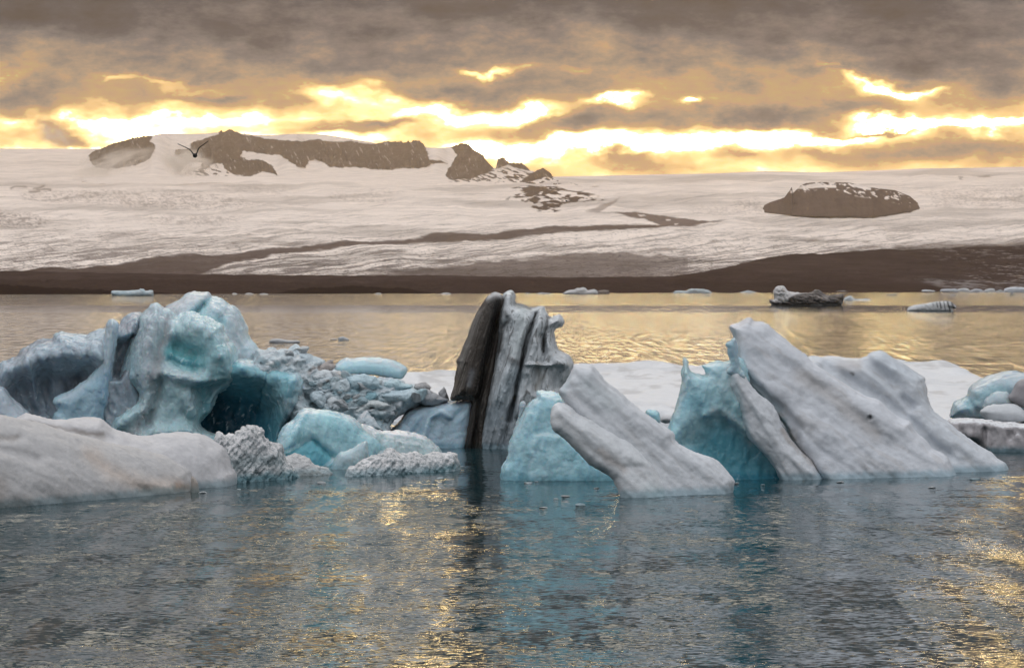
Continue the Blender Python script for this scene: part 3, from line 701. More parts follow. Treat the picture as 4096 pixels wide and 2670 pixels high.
def build_nunatak():
    topl = z('H', 575, 655, 600, 640, 640, 615, 750, 578, 810, 548, 788, 528, 800, 505, 860, 497, 900, 480, 970, 474, 1050, 471, 1200, 478, 1330, 508, 1500, 528, 1600, 566, 1660, 616, 1690, 650)
    u = np.linspace(topl[0][0], topl[-1][0], 420); r = np.linspace(0, 1, 80)
    tl = [(a, b) for a, b in topl if True]; tl.sort()
    U = np.repeat(u[:, None], len(r), 1); t = interp_line(tl, U) + 1.0 * fbm(U / 10, 0, 0, 3, 3)
    botl = z('H', 575, 660, 620, 680, 800, 700, 1000, 706, 1350, 713, 1550, 684, 1690, 652)
    b = interp_line(botl, U)
    V = b + (t - b) * r[None, :]
    d0 = gdist(b) - 40
    Dm = d0 + 900 * r[None, :] ** 1.4 + 50 * fbm(U / 30, V / 20, 0, 4, 8) * np.sin(np.pi * r)[None, :]
    C = np.tile(ROCK * 2.3, U.shape + (1,)).astype(float) * (1 + .25 * fbm(U / 12, V / 30, 0, 4, 6)[..., None])  # rock colour lightened to stand in for low haze
    zone = z('H', 780, 560, 800, 505, 900, 470, 1200, 470, 1500, 520, 1680, 620, 1680, 660, 1500, 610, 1200, 560, 1000, 520)
    m = pm(zone, U, V, 6) * sstep(.20, .36, fbm((U + 1.1 * V) / 26, (V - .45 * U) / 9, 0, 4, 91, .55))
    m = np.maximum(m, pm(z('H', 810, 512, 870, 500, 905, 492, 960, 482, 1030, 492, 1100, 492, 1105, 512, 1000, 510, 900, 518, 830, 520), U + 5 * fbm(U / 10, V / 6, 0, 3, 7), V, 2) * .9)
    m = np.maximum(m, pm(z('H', 1190, 488, 1260, 486, 1340, 512, 1335, 528, 1250, 512), U + 5 * fbm(U / 10, V / 6, 0, 3, 7), V, 2) * .9)
    C = mixc(C, m, SNOW)
    k = 8; q = np.linspace(1 / k, 1, k)[None, :]
    Ub = np.repeat(U[:, -1:], k, 1); Vb = V[:, -1:] + (b[:, :1] + 20 - V[:, -1:]) * q; Db = Dm[:, -1:] + 800 * q
    Cb = np.tile(ROCK, Ub.shape + (1,))
    sheet('rocky_hill', np.hstack([U, Ub]), np.hstack([V, Vb]), np.hstack([Dm, Db]), np.concatenate([C, Cb], 1), M_rock)
build_nunatak()

def build_water():
    me = make_mesh('lagoon_water', [(-9000, -400, 0), (9000, -400, 0), (9000, 3600, 0), (-9000, 3600, 0)], [(0, 1, 2, 3)], smooth=False)
    tag(link('lagoon_water', me, water_material()), kind='structure')
build_water()

def build_mist():
    for i, (px, py, D, rx, rz, ry, dn, sc_, tilt) in enumerate(((440, 655, 15200, 240, 66, 260, .011, .006, -.25), (735, 645, 15000, 140, 80, 220, .022, .008, .2), (215, 540, 16200, 110, 62, 160, .007, .009, .75))):
        m = bpy.data.materials.new('mist_air'); m.use_nodes = True; nt = m.node_tree; nt.nodes.clear()
        N = nt.nodes; L = nt.links
        tc = N.new('ShaderNodeTexCoord'); n = N.new('ShaderNodeTexNoise'); n.inputs['Scale'].default_value = 2.2; n.inputs['Detail'].default_value = 4
        n.inputs['Distortion'].default_value = .6
        ln = N.new('ShaderNodeVectorMath'); ln.operation = 'LENGTH'; L.new(tc.outputs['Object'], ln.inputs[0]); L.new(tc.outputs['Object'], n.inputs['Vector'])
        f = N.new('ShaderNodeMapRange'); f.interpolation_type = 'SMOOTHSTEP'; L.new(ln.outputs['Value'], f.inputs[0]); f.inputs[1].default_value = 1; f.inputs[2].default_value = .15; f.inputs[3].default_value = 0; f.inputs[4].default_value = 1
        g = N.new('ShaderNodeMapRange'); L.new(n.outputs['Fac'], g.inputs[0]); g.inputs[1].default_value = .44; g.inputs[2].default_value = .66
        mu = N.new('ShaderNodeMath'); mu.operation = 'MULTIPLY'; L.new(f.outputs[0], mu.inputs[0]); L.new(g.outputs[0], mu.inputs[1])
        m2 = N.new('ShaderNodeMath'); m2.operation = 'MULTIPLY'; L.new(mu.outputs[0], m2.inputs[0]); m2.inputs[1].default_value = dn
        v = N.new('ShaderNodeVolumePrincipled'); v.inputs['Color'].default_value = (1, .93, .85, 1); v.inputs['Anisotropy'].default_value = .4; L.new(m2.outputs[0], v.inputs['Density'])
        o = N.new('ShaderNodeOutputMaterial'); L.new(v.outputs[0], o.inputs['Volume'])
        bm = bmesh.new(); bmesh.ops.create_icosphere(bm, subdivisions=3, radius=1); me = bpy.data.meshes.new('mist'); bm.to_mesh(me); bm.free()
        ob = link('mist', me, m); k = D / F
        ob.location = ((px - 2048) * k, D, HC - (py - YH) * k); ob.scale = (rx * k, ry * k, rz * k); ob.rotation_euler = (0, tilt, 0)
        tag(ob, ['low bank of mist drifting over the ice left of the mountain', 'wisp of mist in front of the mountain beside the large gull', 'thin wisp of cloud rising above the ice at far left'][i], 'mist', kind='stuff')
build_mist()
def box(name, lo, hi, mat):
    v = [(x, y, zz) for x in (lo[0], hi[0]) for y in (lo[1], hi[1]) for zz in (lo[2], hi[2])]
    f = [(0, 1, 3, 2), (4, 6, 7, 5), (0, 4, 5, 1), (2, 3, 7, 6), (0, 2, 6, 4), (1, 5, 7, 3)]
    return link(name, make_mesh(name, v, f, smooth=False), mat)
def build_haze():
    m = bpy.data.materials.new('haze_air'); m.use_nodes = True; nt = m.node_tree; nt.nodes.clear()
    v = nt.nodes.new('ShaderNodeVolumePrincipled'); o = nt.nodes.new('ShaderNodeOutputMaterial')
    v.inputs['Color'].default_value = (1.0, .82, .64, 1); v.inputs['Density'].default_value = HAZE; v.inputs['Anisotropy'].default_value = .82
    nt.links.new(v.outputs[0], o.inputs['Volume'])
    tag(box('haze', (-13000, -600, -60), (13000, 26500, 1060), m), kind='stuff')
HAZE = 2.4e-5
build_haze()

# ================================================================== ICE
# --- smooth white floe, front left
def front_left():
    r = root('ice_floe', 300, 2000, 'large smooth white floe in the lower left corner, cut off by the picture edge', 'ice floe')
    main = z('A', -420, 880, -100, 868, 0, 868, 50, 876, 110, 888, 170, 900, 260, 922, 380, 962, 500, 992, 640, 1032, 780, 1058, 900, 1088, 1010, 1118, 1100, 1158, 1175, 1200, 1192, 1245, 1202, 1300, 1200, 1345, 1130, 1365, 1000, 1377, 850, 1392, 640, 1410, 400, 1425, 200, 1438, 0, 1448, -420, 1470)
    ice('front_lobe', [lay(main, 200, 230, lean=.75, p=2.0, w=170, relief=(
        ('s', z('A', 480, 1060, 620, 1150, 720, 1260, 900, 1330), 30, -14), ('s', z('A', 0, 1010, 120, 1010), 22, -26), ('s', z('A', 0, 1080, 130, 1110, 230, 1140), 22, -30),
        ('s', z('A', -200, 960, 300, 1020, 700, 1120, 1050, 1230), 30, 10), ('s', z('A', 700, 1090, 860, 1180, 1000, 1300), 26, -10), ('n', 28, 300, 60, 14)))],
        [(0, 2033), (770, 1967)], parent=r, seed=3, noise=(90, 7, 4), col=(.51, .50, .50), mott=.05,
        paint=(('s', z('A', 560, 1110, 700, 1230, 900, 1300, 1090, 1310), 34, (.58, .46, .37), .5), ('s', z('A', 0, 1300, 0, 1450, 160, 1440), 40, (.40, .34, .30), .45),
               ('s', z('A', 0, 1015, 110, 1005), 12, (.28, .25, .23), .6), ('n', (35, 120, 16), (.15, .6), (.50, .48, .46), .5), ('s', z('A', 1100, 1310, 1190, 1330), 16, (.5, .33, .24), .6)))
    knob = z('A', 1185, 1250, 1200, 1248, 1222, 1270, 1232, 1300, 1230, 1340, 1190, 1352)
    ice('end_knob', [lay(knob, 22, 22)], [(700, 1969), (800, 1967)], parent=r, seed=8, col=(.45, .40, .36), sink=40, step=4)
    lob2 = z('A', 90, 893, 340, 897, 500, 884, 600, 884, 640, 897, 700, 950, 780, 977, 900, 1000, 990, 985, 1100, 975, 1200, 978, 1270, 990, 1340, 1030, 1395, 1065, 1412, 1100, 1422, 1140, 1440, 1195, 1465, 1240, 1458, 1280, 1446, 1310, 1380, 1320, 1240, 1330, 1000, 1345, 600, 1370, 200, 1380, 90, 1380)
    ice('rear_lobe', [lay(lob2, 170, 150, lean=.6, p=2.1, w=150, relief=(('s', z('A', 120, 905, 360, 945, 600, 1000, 700, 1010), 20, -26), ('s', z('A', 1400, 1070, 1400, 1300), 30, 8), ('s', z('A', 640, 905, 760, 1000, 1000, 1100), 30, 8)))],
        [(300, 1978), (946, 1944)], parent=r, seed=5, noise=(80, 6, 4), col=(.59, .58, .59),
        paint=(('s', z('A', 160, 905, 360, 945, 520, 975, 640, 975), 9, (.25, .22, .20), .7), ('s', z('A', 520, 985, 640, 1000), 14, (.3, .27, .24), .5), ('n', (20, 90, 20), (.2, .6), (.50, .49, .48), .45)))
front_left()

# --- the big blue berg with the cave
def big_berg():
    r = root('iceberg', 700, 1790, 'tall blue and white iceberg with a dark cave at its foot and domed summit', 'iceberg')
    bl = [(400, 1800), (1100, 1800)]
    arch = z('A', -180, 640, -60, 600, 0, 550, 15, 538, 60, 520, 110, 495, 125, 470, 190, 430, 250, 405, 320, 395, 340, 370, 370, 357, 430, 358, 520, 373, 560, 360, 640, 335, 690, 325, 740, 300, 760, 268, 800, 237, 850, 226, 885, 248, 900, 300, 900, 420, 920, 560, 940, 800, 940, 1090, 0, 1090, -180, 1090)
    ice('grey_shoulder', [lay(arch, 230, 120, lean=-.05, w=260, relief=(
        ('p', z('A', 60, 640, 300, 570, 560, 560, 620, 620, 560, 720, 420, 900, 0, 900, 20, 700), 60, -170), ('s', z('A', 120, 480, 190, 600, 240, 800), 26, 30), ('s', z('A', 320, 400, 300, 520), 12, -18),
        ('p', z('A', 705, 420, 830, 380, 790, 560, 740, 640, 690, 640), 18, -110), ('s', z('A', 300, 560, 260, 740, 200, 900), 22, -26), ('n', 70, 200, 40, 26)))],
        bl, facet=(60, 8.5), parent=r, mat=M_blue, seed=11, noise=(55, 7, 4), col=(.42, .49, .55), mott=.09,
        paint=(('s', z('A', 380, 370, 600, 400, 640, 480, 560, 560), 60, (.50, .60, .66), .6), ('s', z('A', 100, 520, 220, 420, 320, 400), 14, (.30, .27, .27), .6),
               ('p', z('A', 380, 640, 500, 600, 520, 680, 380, 820), 30, (.08, .09, .11), .8), ('s', z('A', 750, 480, 740, 620), 24, (.10, .11, .13), .7), ('s', z('A', 840, 240, 790, 330), 26, (.48, .47, .49), .7),  # the overhang's shade is painted over its cavity and lower front
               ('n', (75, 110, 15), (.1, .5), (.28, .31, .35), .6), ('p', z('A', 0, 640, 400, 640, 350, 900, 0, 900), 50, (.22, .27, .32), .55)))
    lump = z('A', -120, 680, 0, 692, 40, 722, 90, 780, 150, 822, 195, 872, 200, 960, -120, 960)
    ice('corner_lump', [lay(lump, 120, 90, w=60)], bl, parent=r, mat=M_blue, seed=12, sink=0, col=(.50, .57, .63), paint=(('n', (50, 60, 14), (.1, .5), (.42, .45, .49), .5),))
    spire = z('A', 675, 285, 690, 270, 718, 282, 735, 318, 728, 400, 712, 500, 702, 600, 694, 700, 684, 790, 655, 870, 640, 1090, 325, 1090, 330, 890, 358, 845, 352, 815, 330, 792, 350, 755, 430, 722, 520, 660, 600, 590, 628, 520, 643, 400, 660, 320)
    ice('ice_spire', [lay(spire, 70, 60, w=60, relief=(('s', z('A', 700, 300, 680, 500, 660, 720, 640, 860), 16, 16), ('s', z('A', 600, 640, 520, 760, 480, 880), 24, -10)))],
        bl, parent=r, mat=M_blue, seed=14, noise=(45, 4, 4), col=(.42, .60, .70), ridge=(100, 120, 22, 3.5),
        paint=(('s', z('A', 700, 280, 680, 450, 660, 600), 34, (.60, .66, .70), .75), ('s', z('A', 660, 620, 640, 780), 30, (.30, .50, .66), .6), ('s', z('A', 340, 800, 450, 740, 560, 640), 16, (.56, .66, .72), .7), ('s', z('A', 690, 720, 670, 800), 7, (.62, .72, .78), .8)))
    dome = z('M', 560, 260, 610, 215, 680, 170, 740, 140, 800, 95, 880, 68, 990, 60, 1030, 75, 1050, 113, 1110, 118, 1170, 145, 1230, 180, 1290, 215, 1340, 290, 1370, 360, 1392, 400, 1390, 460, 1410, 500, 1460, 550, 1500, 610, 1560, 640, 1640, 700, 1660, 780, 1400, 860, 1000, 860, 560, 860)
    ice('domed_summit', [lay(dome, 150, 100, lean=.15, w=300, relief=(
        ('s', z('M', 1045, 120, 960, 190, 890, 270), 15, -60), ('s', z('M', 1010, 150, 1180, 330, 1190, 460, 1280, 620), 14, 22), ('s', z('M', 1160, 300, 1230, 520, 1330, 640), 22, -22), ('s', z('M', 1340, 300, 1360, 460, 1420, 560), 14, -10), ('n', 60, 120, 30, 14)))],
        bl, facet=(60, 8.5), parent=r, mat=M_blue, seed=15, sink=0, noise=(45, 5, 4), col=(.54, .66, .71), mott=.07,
        paint=(('s', z('M', 740, 160, 880, 110, 1000, 90), 34, (.66, .67, .68), .8), ('s', z('M', 650, 210, 720, 250), 30, (.52, .50, .51), .6), ('s', z('M', 1040, 130, 900, 260), 14, (.26, .55, .60), .7), ('s', z('M', 960, 290, 1160, 350), 24, (.36, .64, .68), .6),
               ('s', z('M', 1250, 260, 1300, 400, 1290, 520), 30, (.56, .60, .62), .6), ('s', z('M', 1330, 670, 1420, 680), 12, (.30, .32, .34), .5)))
    tower = z('M', 150, 900, 170, 865, 215, 740, 260, 620, 290, 530, 340, 410, 380, 290, 430, 240, 480, 190, 515, 165, 560, 185, 610, 215, 650, 225, 690, 265, 722, 300, 760, 275, 820, 245, 870, 248, 920, 275, 1000, 300, 1080, 340, 1140, 365, 1160, 385, 1160, 430, 1195, 480, 1210, 530, 1255, 560, 1280, 620, 1290, 700, 1320, 800, 1310, 880, 1270, 930, 1180, 980, 1110, 1020, 1075, 1090, 1050, 1160, 1020, 1205, 952, 1265, 955, 1330, 1050, 1385, 1130, 1410, 1180, 1440, 1220, 1600, 1220, 1700, 30, 1700, 30, 1400, 75, 1300, 110, 1230, 170, 1180, 260, 1130, 325, 1085, 345, 1030, 320, 990, 250, 970, 170, 930)
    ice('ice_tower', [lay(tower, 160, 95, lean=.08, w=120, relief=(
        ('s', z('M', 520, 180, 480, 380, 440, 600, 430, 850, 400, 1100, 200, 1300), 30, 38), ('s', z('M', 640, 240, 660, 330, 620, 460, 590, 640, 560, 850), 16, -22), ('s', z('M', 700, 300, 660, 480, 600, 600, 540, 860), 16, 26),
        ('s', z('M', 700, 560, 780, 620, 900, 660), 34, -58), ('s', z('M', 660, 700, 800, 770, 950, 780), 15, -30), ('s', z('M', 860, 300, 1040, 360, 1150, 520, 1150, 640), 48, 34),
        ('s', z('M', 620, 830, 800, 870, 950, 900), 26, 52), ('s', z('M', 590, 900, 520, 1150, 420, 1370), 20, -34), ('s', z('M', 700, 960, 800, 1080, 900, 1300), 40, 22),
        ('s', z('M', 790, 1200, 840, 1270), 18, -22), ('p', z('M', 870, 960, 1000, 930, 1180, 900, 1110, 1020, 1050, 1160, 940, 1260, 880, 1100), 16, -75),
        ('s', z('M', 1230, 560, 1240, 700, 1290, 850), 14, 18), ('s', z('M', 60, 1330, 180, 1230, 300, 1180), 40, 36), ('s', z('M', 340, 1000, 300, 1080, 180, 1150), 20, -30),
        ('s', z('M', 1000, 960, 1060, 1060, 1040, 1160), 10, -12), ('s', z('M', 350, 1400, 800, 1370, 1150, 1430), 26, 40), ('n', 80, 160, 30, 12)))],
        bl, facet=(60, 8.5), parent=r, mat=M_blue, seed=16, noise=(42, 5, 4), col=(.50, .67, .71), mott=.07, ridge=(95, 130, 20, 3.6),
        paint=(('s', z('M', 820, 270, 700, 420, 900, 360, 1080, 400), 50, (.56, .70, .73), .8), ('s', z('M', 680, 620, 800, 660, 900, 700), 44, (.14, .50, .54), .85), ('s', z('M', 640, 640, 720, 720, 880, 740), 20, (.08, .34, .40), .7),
               ('s', z('M', 820, 520, 1000, 560, 1080, 660), 50, (.36, .64, .68), .6), ('s', z('M', 500, 200, 460, 420, 420, 620, 430, 860), 50, (.58, .63, .67), .8), ('s', z('M', 640, 300, 620, 480, 540, 700, 530, 860), 20, (.40, .38, .40), .65),
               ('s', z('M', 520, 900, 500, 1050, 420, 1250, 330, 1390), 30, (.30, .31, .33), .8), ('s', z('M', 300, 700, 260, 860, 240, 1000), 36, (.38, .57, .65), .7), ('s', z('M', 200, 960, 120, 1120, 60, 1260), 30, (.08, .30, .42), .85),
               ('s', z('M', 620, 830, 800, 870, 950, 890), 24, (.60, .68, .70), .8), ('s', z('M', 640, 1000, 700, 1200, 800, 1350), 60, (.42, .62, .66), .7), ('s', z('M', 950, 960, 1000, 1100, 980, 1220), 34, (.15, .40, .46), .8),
               ('s', z('M', 1150, 800, 1080, 900), 44, (.22, .50, .56), .6), ('s', z('M', 1180, 470, 1210, 640), 9, (.66, .72, .74), .7), ('s', z('M', 780, 1200, 850, 1280), 16, (.30, .50, .54), .6), ('n', (95, 90, 9), (.15, .5), (.42, .52, .56), .5)))
    wall = z('M', 1180, 700, 1290, 690, 1400, 700, 1500, 735, 1580, 760, 1720, 782, 1850, 790, 1895, 830, 1915, 880, 1932, 950, 1930, 1020, 1905, 1080, 1900, 1140, 1860, 1180, 1820, 1240, 1760, 1290, 1720, 1350, 1690, 1420, 1640, 1500, 1640, 1700, 900, 1700, 850, 1300, 900, 1000, 1050, 850)
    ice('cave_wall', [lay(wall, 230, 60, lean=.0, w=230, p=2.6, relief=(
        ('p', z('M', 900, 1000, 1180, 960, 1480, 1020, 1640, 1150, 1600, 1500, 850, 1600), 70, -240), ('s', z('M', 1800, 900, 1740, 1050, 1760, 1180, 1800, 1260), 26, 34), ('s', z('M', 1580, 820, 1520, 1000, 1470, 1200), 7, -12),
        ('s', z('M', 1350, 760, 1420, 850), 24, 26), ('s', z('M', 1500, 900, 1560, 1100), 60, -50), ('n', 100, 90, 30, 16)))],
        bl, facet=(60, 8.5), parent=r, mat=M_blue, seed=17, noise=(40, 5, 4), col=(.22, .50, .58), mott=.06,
        paint=(('s', z('M', 1300, 700, 1560, 760, 1820, 795), 12, (.66, .70, .73), .9), ('p', z('M', 1330, 1000, 1480, 1060, 1640, 1200, 1640, 1560, 800, 1560, 900, 1050), 80, (.04, .24, .34), .85), ('p', z('M', 900, 1010, 1170, 990, 1250, 1100, 1440, 1200, 1480, 1450, 800, 1560, 880, 1200), 60, (.008, .060, .095), .92),  # the cave's darkness is painted into the recess, grading to teal
               ('s', z('M', 1620, 900, 1700, 960, 1640, 1050), 60, (.36, .60, .66), .7), ('s', z('M', 1850, 820, 1900, 950, 1850, 1100, 1760, 1120, 1800, 1250), 26, (.54, .68, .73), .8), ('s', z('M', 1580, 830, 1540, 950, 1500, 1080, 1470, 1210), 5, (.05, .25, .35), .8),
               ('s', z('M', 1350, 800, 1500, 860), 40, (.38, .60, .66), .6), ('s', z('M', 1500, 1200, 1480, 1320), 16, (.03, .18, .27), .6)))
big_berg()

# --- rubble heap between the blue berg and the dark berg
def rubble():
    bl = [(1200, 1800), (1700, 1790)]
    heap = o = ice('ice_rubble_heap', [
        lay(z('R', 60, 160, 90, 125, 160, 140, 230, 110, 300, 130, 380, 130, 420, 125, 450, 95, 490, 85, 520, 115, 560, 160, 640, 200, 680, 205, 740, 230, 762, 275, 740, 330, 900, 330, 1100, 400, 1500, 440, 1700, 500, 1760, 540, 1900, 640, 1700, 720, 1500, 850, 1440, 960, 1440, 1060, 500, 1060, 400, 700, 60, 400), 130, 60, lean=.55, w=60, jag=7,
            relief=(('n', -18, 70, 26, 34, True), ('n', 40, 40, 22, 26), ('s', z('R', 560, 600, 700, 700), 16, -50), ('s', z('R', 1280, 840, 1500, 880), 20, -46)))],
        bl, mat=M_rough, seed=21, noise=(22, 6, 3), col=(.66, .75, .79), mott=.12, ridge=(-20, 40, 13, 2), warp=20, smooth_it=1,
        paint=(('n', (-15, 40, 14), (.0, .3), (.62, .66, .69), .8), ('p', z('R', 600, 640, 900, 760, 1300, 780, 1500, 900, 1300, 960, 900, 800, 560, 720), 20, (.28, .46, .52), .5), ('s', z('R', 900, 370, 980, 400, 820, 440), 7, (.30, .20, .14), .7), ('s', z('R', 600, 360, 760, 280), 8, (.34, .27, .24), .7),
               ('s', z('R', 900, 560, 1300, 600), 16, (.30, .52, .60), .7)))
    tag(o, 'heap of broken pale blue ice rubble between the cave berg and the dark streaked berg', 'ice rubble')
    def blk(name, poly, T, R, w, label, base, col, **k):
        k.setdefault('mat', M_rough); k.setdefault('sink', 0); k.setdefault('step', 4)
        k.setdefault('noise', (30, 3, 3))
        lean = k.pop('lean', .3); p = k.pop('p', 1.6); rel = k.pop('relief', ()); rd = k.pop('round', False); grp = k.pop('group', None)
        o = ice(name, [lay(poly, T, R, lean=lean, w=w, p=p, relief=rel, round=rd)], base, col=tuple(min(.82, q * 1.28) for q in col), **k)
        return tag(o, label, 'ice block', grp)
    gp = 'ice blocks lying on the rubble heap'
    blk('ice_slab', z('R', 868, 310, 900, 262, 960, 222, 1005, 200, 1030, 212, 1200, 205, 1380, 212, 1500, 245, 1580, 280, 1620, 310, 1622, 350, 1590, 400, 1560, 425, 1480, 422, 1300, 385, 1200, 378, 1080, 382, 1000, 400, 930, 380), 60, 40, 130, 'long rounded blue slab lying along the top of the rubble heap', bl, (.40, .57, .62),
        round=True, p=2, mat=M_blue, facet=(60, 3), noise=(45, 2, 3), lean=.5, paint=(('s', z('R', 1000, 225, 1400, 235, 1590, 320), 9, (.62, .68, .71), .8), ('s', z('R', 880, 300, 1010, 210), 9, (.58, .66, .70), .7)))
    blk('ice_slab', z('R', 380, 150, 430, 120, 450, 95, 490, 84, 540, 140, 640, 185, 750, 235, 765, 275, 700, 320, 620, 400, 540, 390, 440, 320), 45, 22, 90, 'pointed pale slab standing at the left top of the rubble heap', bl, (.52, .60, .64))
    blk('ice_wedge', z('R', 130, 250, 260, 220, 370, 240, 480, 195, 535, 190, 520, 260, 440, 310, 340, 330, 150, 300), 36, 16, 40, 'white wedge of ice with a raised pointed tip above the cave wall', bl, (.62, .68, .71))
    blk('ice_splinter', z('R', 640, 340, 720, 290, 800, 250, 880, 222, 840, 262, 900, 290, 860, 330, 740, 370, 660, 380), 18, 12, 60, 'thin grey splinter of ice sticking out left of the rounded slab', bl, (.40, .36, .34))
    blk('ice_block', z('R', 630, 395, 700, 345, 780, 325, 900, 350, 980, 400, 860, 440, 780, 470, 660, 440), 40, 22, 20, 'pale block in front of the thin grey splinter, brown marks on its right end', bl, (.58, .62, .64), paint=(('s', z('R', 900, 375, 975, 400), 6, (.28, .18, .12), .7),))
    blk('ice_block', z('R', 980, 400, 1080, 380, 1200, 378, 1300, 400, 1340, 460, 1380, 525, 1250, 540, 1130, 550, 1020, 560, 1010, 480), 50, 30, 5, 'broad blue grey block directly under the rounded slab', bl, (.42, .54, .59))
    blk('ice_block', z('R', 1370, 500, 1400, 450, 1470, 425, 1530, 432, 1560, 470, 1690, 490, 1680, 520, 1540, 545, 1440, 540), 34, 20, 20, 'small teal block under the right end of the rounded slab', bl, (.46, .60, .64))
    blk('ice_block', z('R', 820, 470, 900, 430, 1000, 415, 1050, 480, 1060, 550, 960, 600, 850, 560), 40, 20, -6, 'angular grey block left of the broad blue grey block', bl, (.50, .57, .60))
    blk('ice_block', z('R', 620, 600, 650, 570, 740, 560, 790, 640, 770, 720, 730, 725, 640, 660), 30, 14, -26, 'tilted grey plate at the lower left of the rubble heap', bl, (.46, .54, .58))
    blk('ice_block', z('R', 800, 650, 860, 600, 960, 640, 940, 700, 900, 730, 810, 740), 30, 12, -30, 'upright pale plate beside the tilted grey plate', bl, (.56, .60, .62))
    blk('ice_block', z('R', 960, 640, 1120, 580, 1300, 560, 1340, 620, 1220, 660, 1120, 690, 1000, 690), 34, 16, -10, 'flat dark teal block in the middle of the rubble heap', bl, (.28, .46, .52))
    blk('ice_block', z('R', 1320, 600, 1450, 545, 1700, 530, 1760, 560, 1740, 650, 1600, 690, 1450, 660), 46, 24, -4, 'wide pale blue block left of the grey boulder and shark fin ice', bl, (.46, .57, .62))
    blk('ice_block', z('R', 1100, 870, 1150, 800, 1200, 745, 1240, 790, 1280, 830, 1330, 890, 1400, 965, 1150, 960), 40, 20, -70, 'peaked pale block behind the turquoise boulder', bl, (.52, .60, .64), topcol=(W, .5, .9))
    blk('ice_block', z('R', 1180, 655, 1350, 650, 1460, 700, 1380, 740, 1250, 720, 1120, 800, 1060, 770), 34, 14, -30, 'white topped plate above the peaked pale block', bl, (.60, .65, .68))
    blk('ice_boulder', z('R', 1690, 520, 1720, 480, 1800, 452, 1860, 480, 1888, 515, 1870, 545, 1800, 560, 1740, 550), 34, 24, 40, 'small grey ice boulder on top of the heap beside the flat floe', bl, (.42, .41, .41))
    blk('ice_boulder', z('R', 1710, 630, 1740, 570, 1790, 530, 1850, 540, 1950, 590, 2050, 640, 2000, 670, 1880, 695, 1780, 680), 50, 30, 10, 'smooth grey ice hump left of the fin shaped ice', bl, (.38, .39, .41), round=True, p=2)
    blk('ice_fin', z('R', 1945, 570, 1975, 520, 2004, 486, 2030, 540, 2050, 590, 2050, 650, 1990, 655), 20, 14, 16, 'shark fin shaped grey ice standing next to the dark berg', bl, (.36, .36, .37), paint=(('s', z('R', 2045, 600, 2030, 650), 7, (.08, .07, .07), .8),))
    # loose angular chunks lying on the heap, each one a block of its own
    from mathutils.bvhtree import BVHTree
    hm = heap.data; bvh = BVHTree.FromPolygons([v.co[:] for v in hm.vertices], [p.vertices[:] for p in hm.polygons])
    rr = random.Random(5); pr = []
    for k in range(5):
        bm = bmesh.new()
        bmesh.ops.create_icosphere(bm, subdivisions=4, radius=1)
        pl = [(Vector((rr.gauss(0, 1), rr.gauss(0, 1), rr.gauss(0, 1))).normalized(), rr.uniform(.55, .95)) for _ in range(11)]
        for v in bm.verts:
            d = v.co.normalized(); q = [dd / max(1e-3, n.dot(d)) for n, dd in pl if n.dot(d) > .05] + [1.0]
            v.co = d * min(q)
        me = bpy.data.meshes.new('ice_chunk'); bm.to_mesh(me); bm.free()
        for p in me.polygons: p.use_smooth = False
        a = me.color_attributes.new('tint', 'FLOAT_COLOR', 'POINT')
        cc = [(.70, .77, .80), (.60, .72, .77), (.74, .77, .78), (.50, .66, .72), (.64, .68, .70)][k]
        a.data.foreach_set('color', [x for v in me.vertices for x in (*[min(.85, q * (1 + .15 * math.sin(9 * v.co.x + 7 * v.co.z))) for q in cc], 1)])
        me.materials.append(M_rough); pr.append(me)
    n = 0
    hp = z('R', 120, 170, 500, 130, 740, 260, 800, 350, 1100, 420, 1540, 450, 1850, 600, 1560, 780, 1420, 900, 1180, 760, 900, 700, 600, 560, 400, 280)
    tries = 0
    while n < 46 and tries < 900:
        tries += 1
        px = rr.uniform(1040, 1720); py = rr.uniform(1385, 1720)
        if poly_sdf(hp, np.array([px]), np.array([py]))[0] > -4: continue
        d = Vector(((px - 2048) / F, 1, -(py - YH) / F)).normalized()
        h = bvh.ray_cast(Vector((0, 0, HC)), d)
        if h[0] is None: continue
        o = bpy.data.objects.new('ice_chunk', pr[n % 5]); scn.collection.objects.link(o)
        sz = rr.choice((.10, .14, .18, .24, .30)) * rr.uniform(.8, 1.2)
        o.location = h[0] + h[1] * sz * .25; o.scale = (sz * rr.uniform(1.1, 1.7), sz, sz * rr.uniform(.5, .8)); o.rotation_euler = (rr.uniform(-.5, .5), rr.uniform(-.6, .6), rr.uniform(0, 6))
        tag(o, 'loose angular ice chunk among many on the rubble heap behind the turquoise boulder', 'ice chunk', 'loose chunks on the rubble heap'); n += 1
    # block against the dark berg
    blk('ice_boulder', z('B', 1030, 960, 1085, 900, 1115, 855, 1150, 828, 1210, 808, 1300, 792, 1400, 778, 1500, 764, 1545, 775, 1560, 830, 1540, 950, 1510, 1070, 1500, 1130, 1100, 1130, 1040, 1000), 110, 60, 60, 'blue grey boulder with a dirty top edge at the left foot of the dark berg', [(1600, 1788), (1900, 1788)], (.36, .48, .56),
        round=True, p=2.2, mat=M_blue, sink=60, step=5, lean=.2, noise=(40, 4, 4), relief=(('s', z('B', 1250, 860, 1190, 960, 1170, 1000), 14, -20), ('s', z('B', 1230, 1000, 1260, 880, 1340, 840, 1400, 880), 16, 22), ('s', z('B', 1400, 900, 1480, 830), 12, -16)),
        paint=(('s', z('B', 1150, 830, 1290, 796, 1500, 768), 9, (.30, .25, .22), .8), ('s', z('B', 1050, 960, 1110, 860), 14, (.14, .12, .11), .7), ('s', z('B', 1240, 900, 1330, 850, 1380, 900, 1350, 1000), 40, (.44, .58, .66), .6), ('n', (110, 60, 12), (.1, .5), (.28, .36, .42), .5)))
rubble()

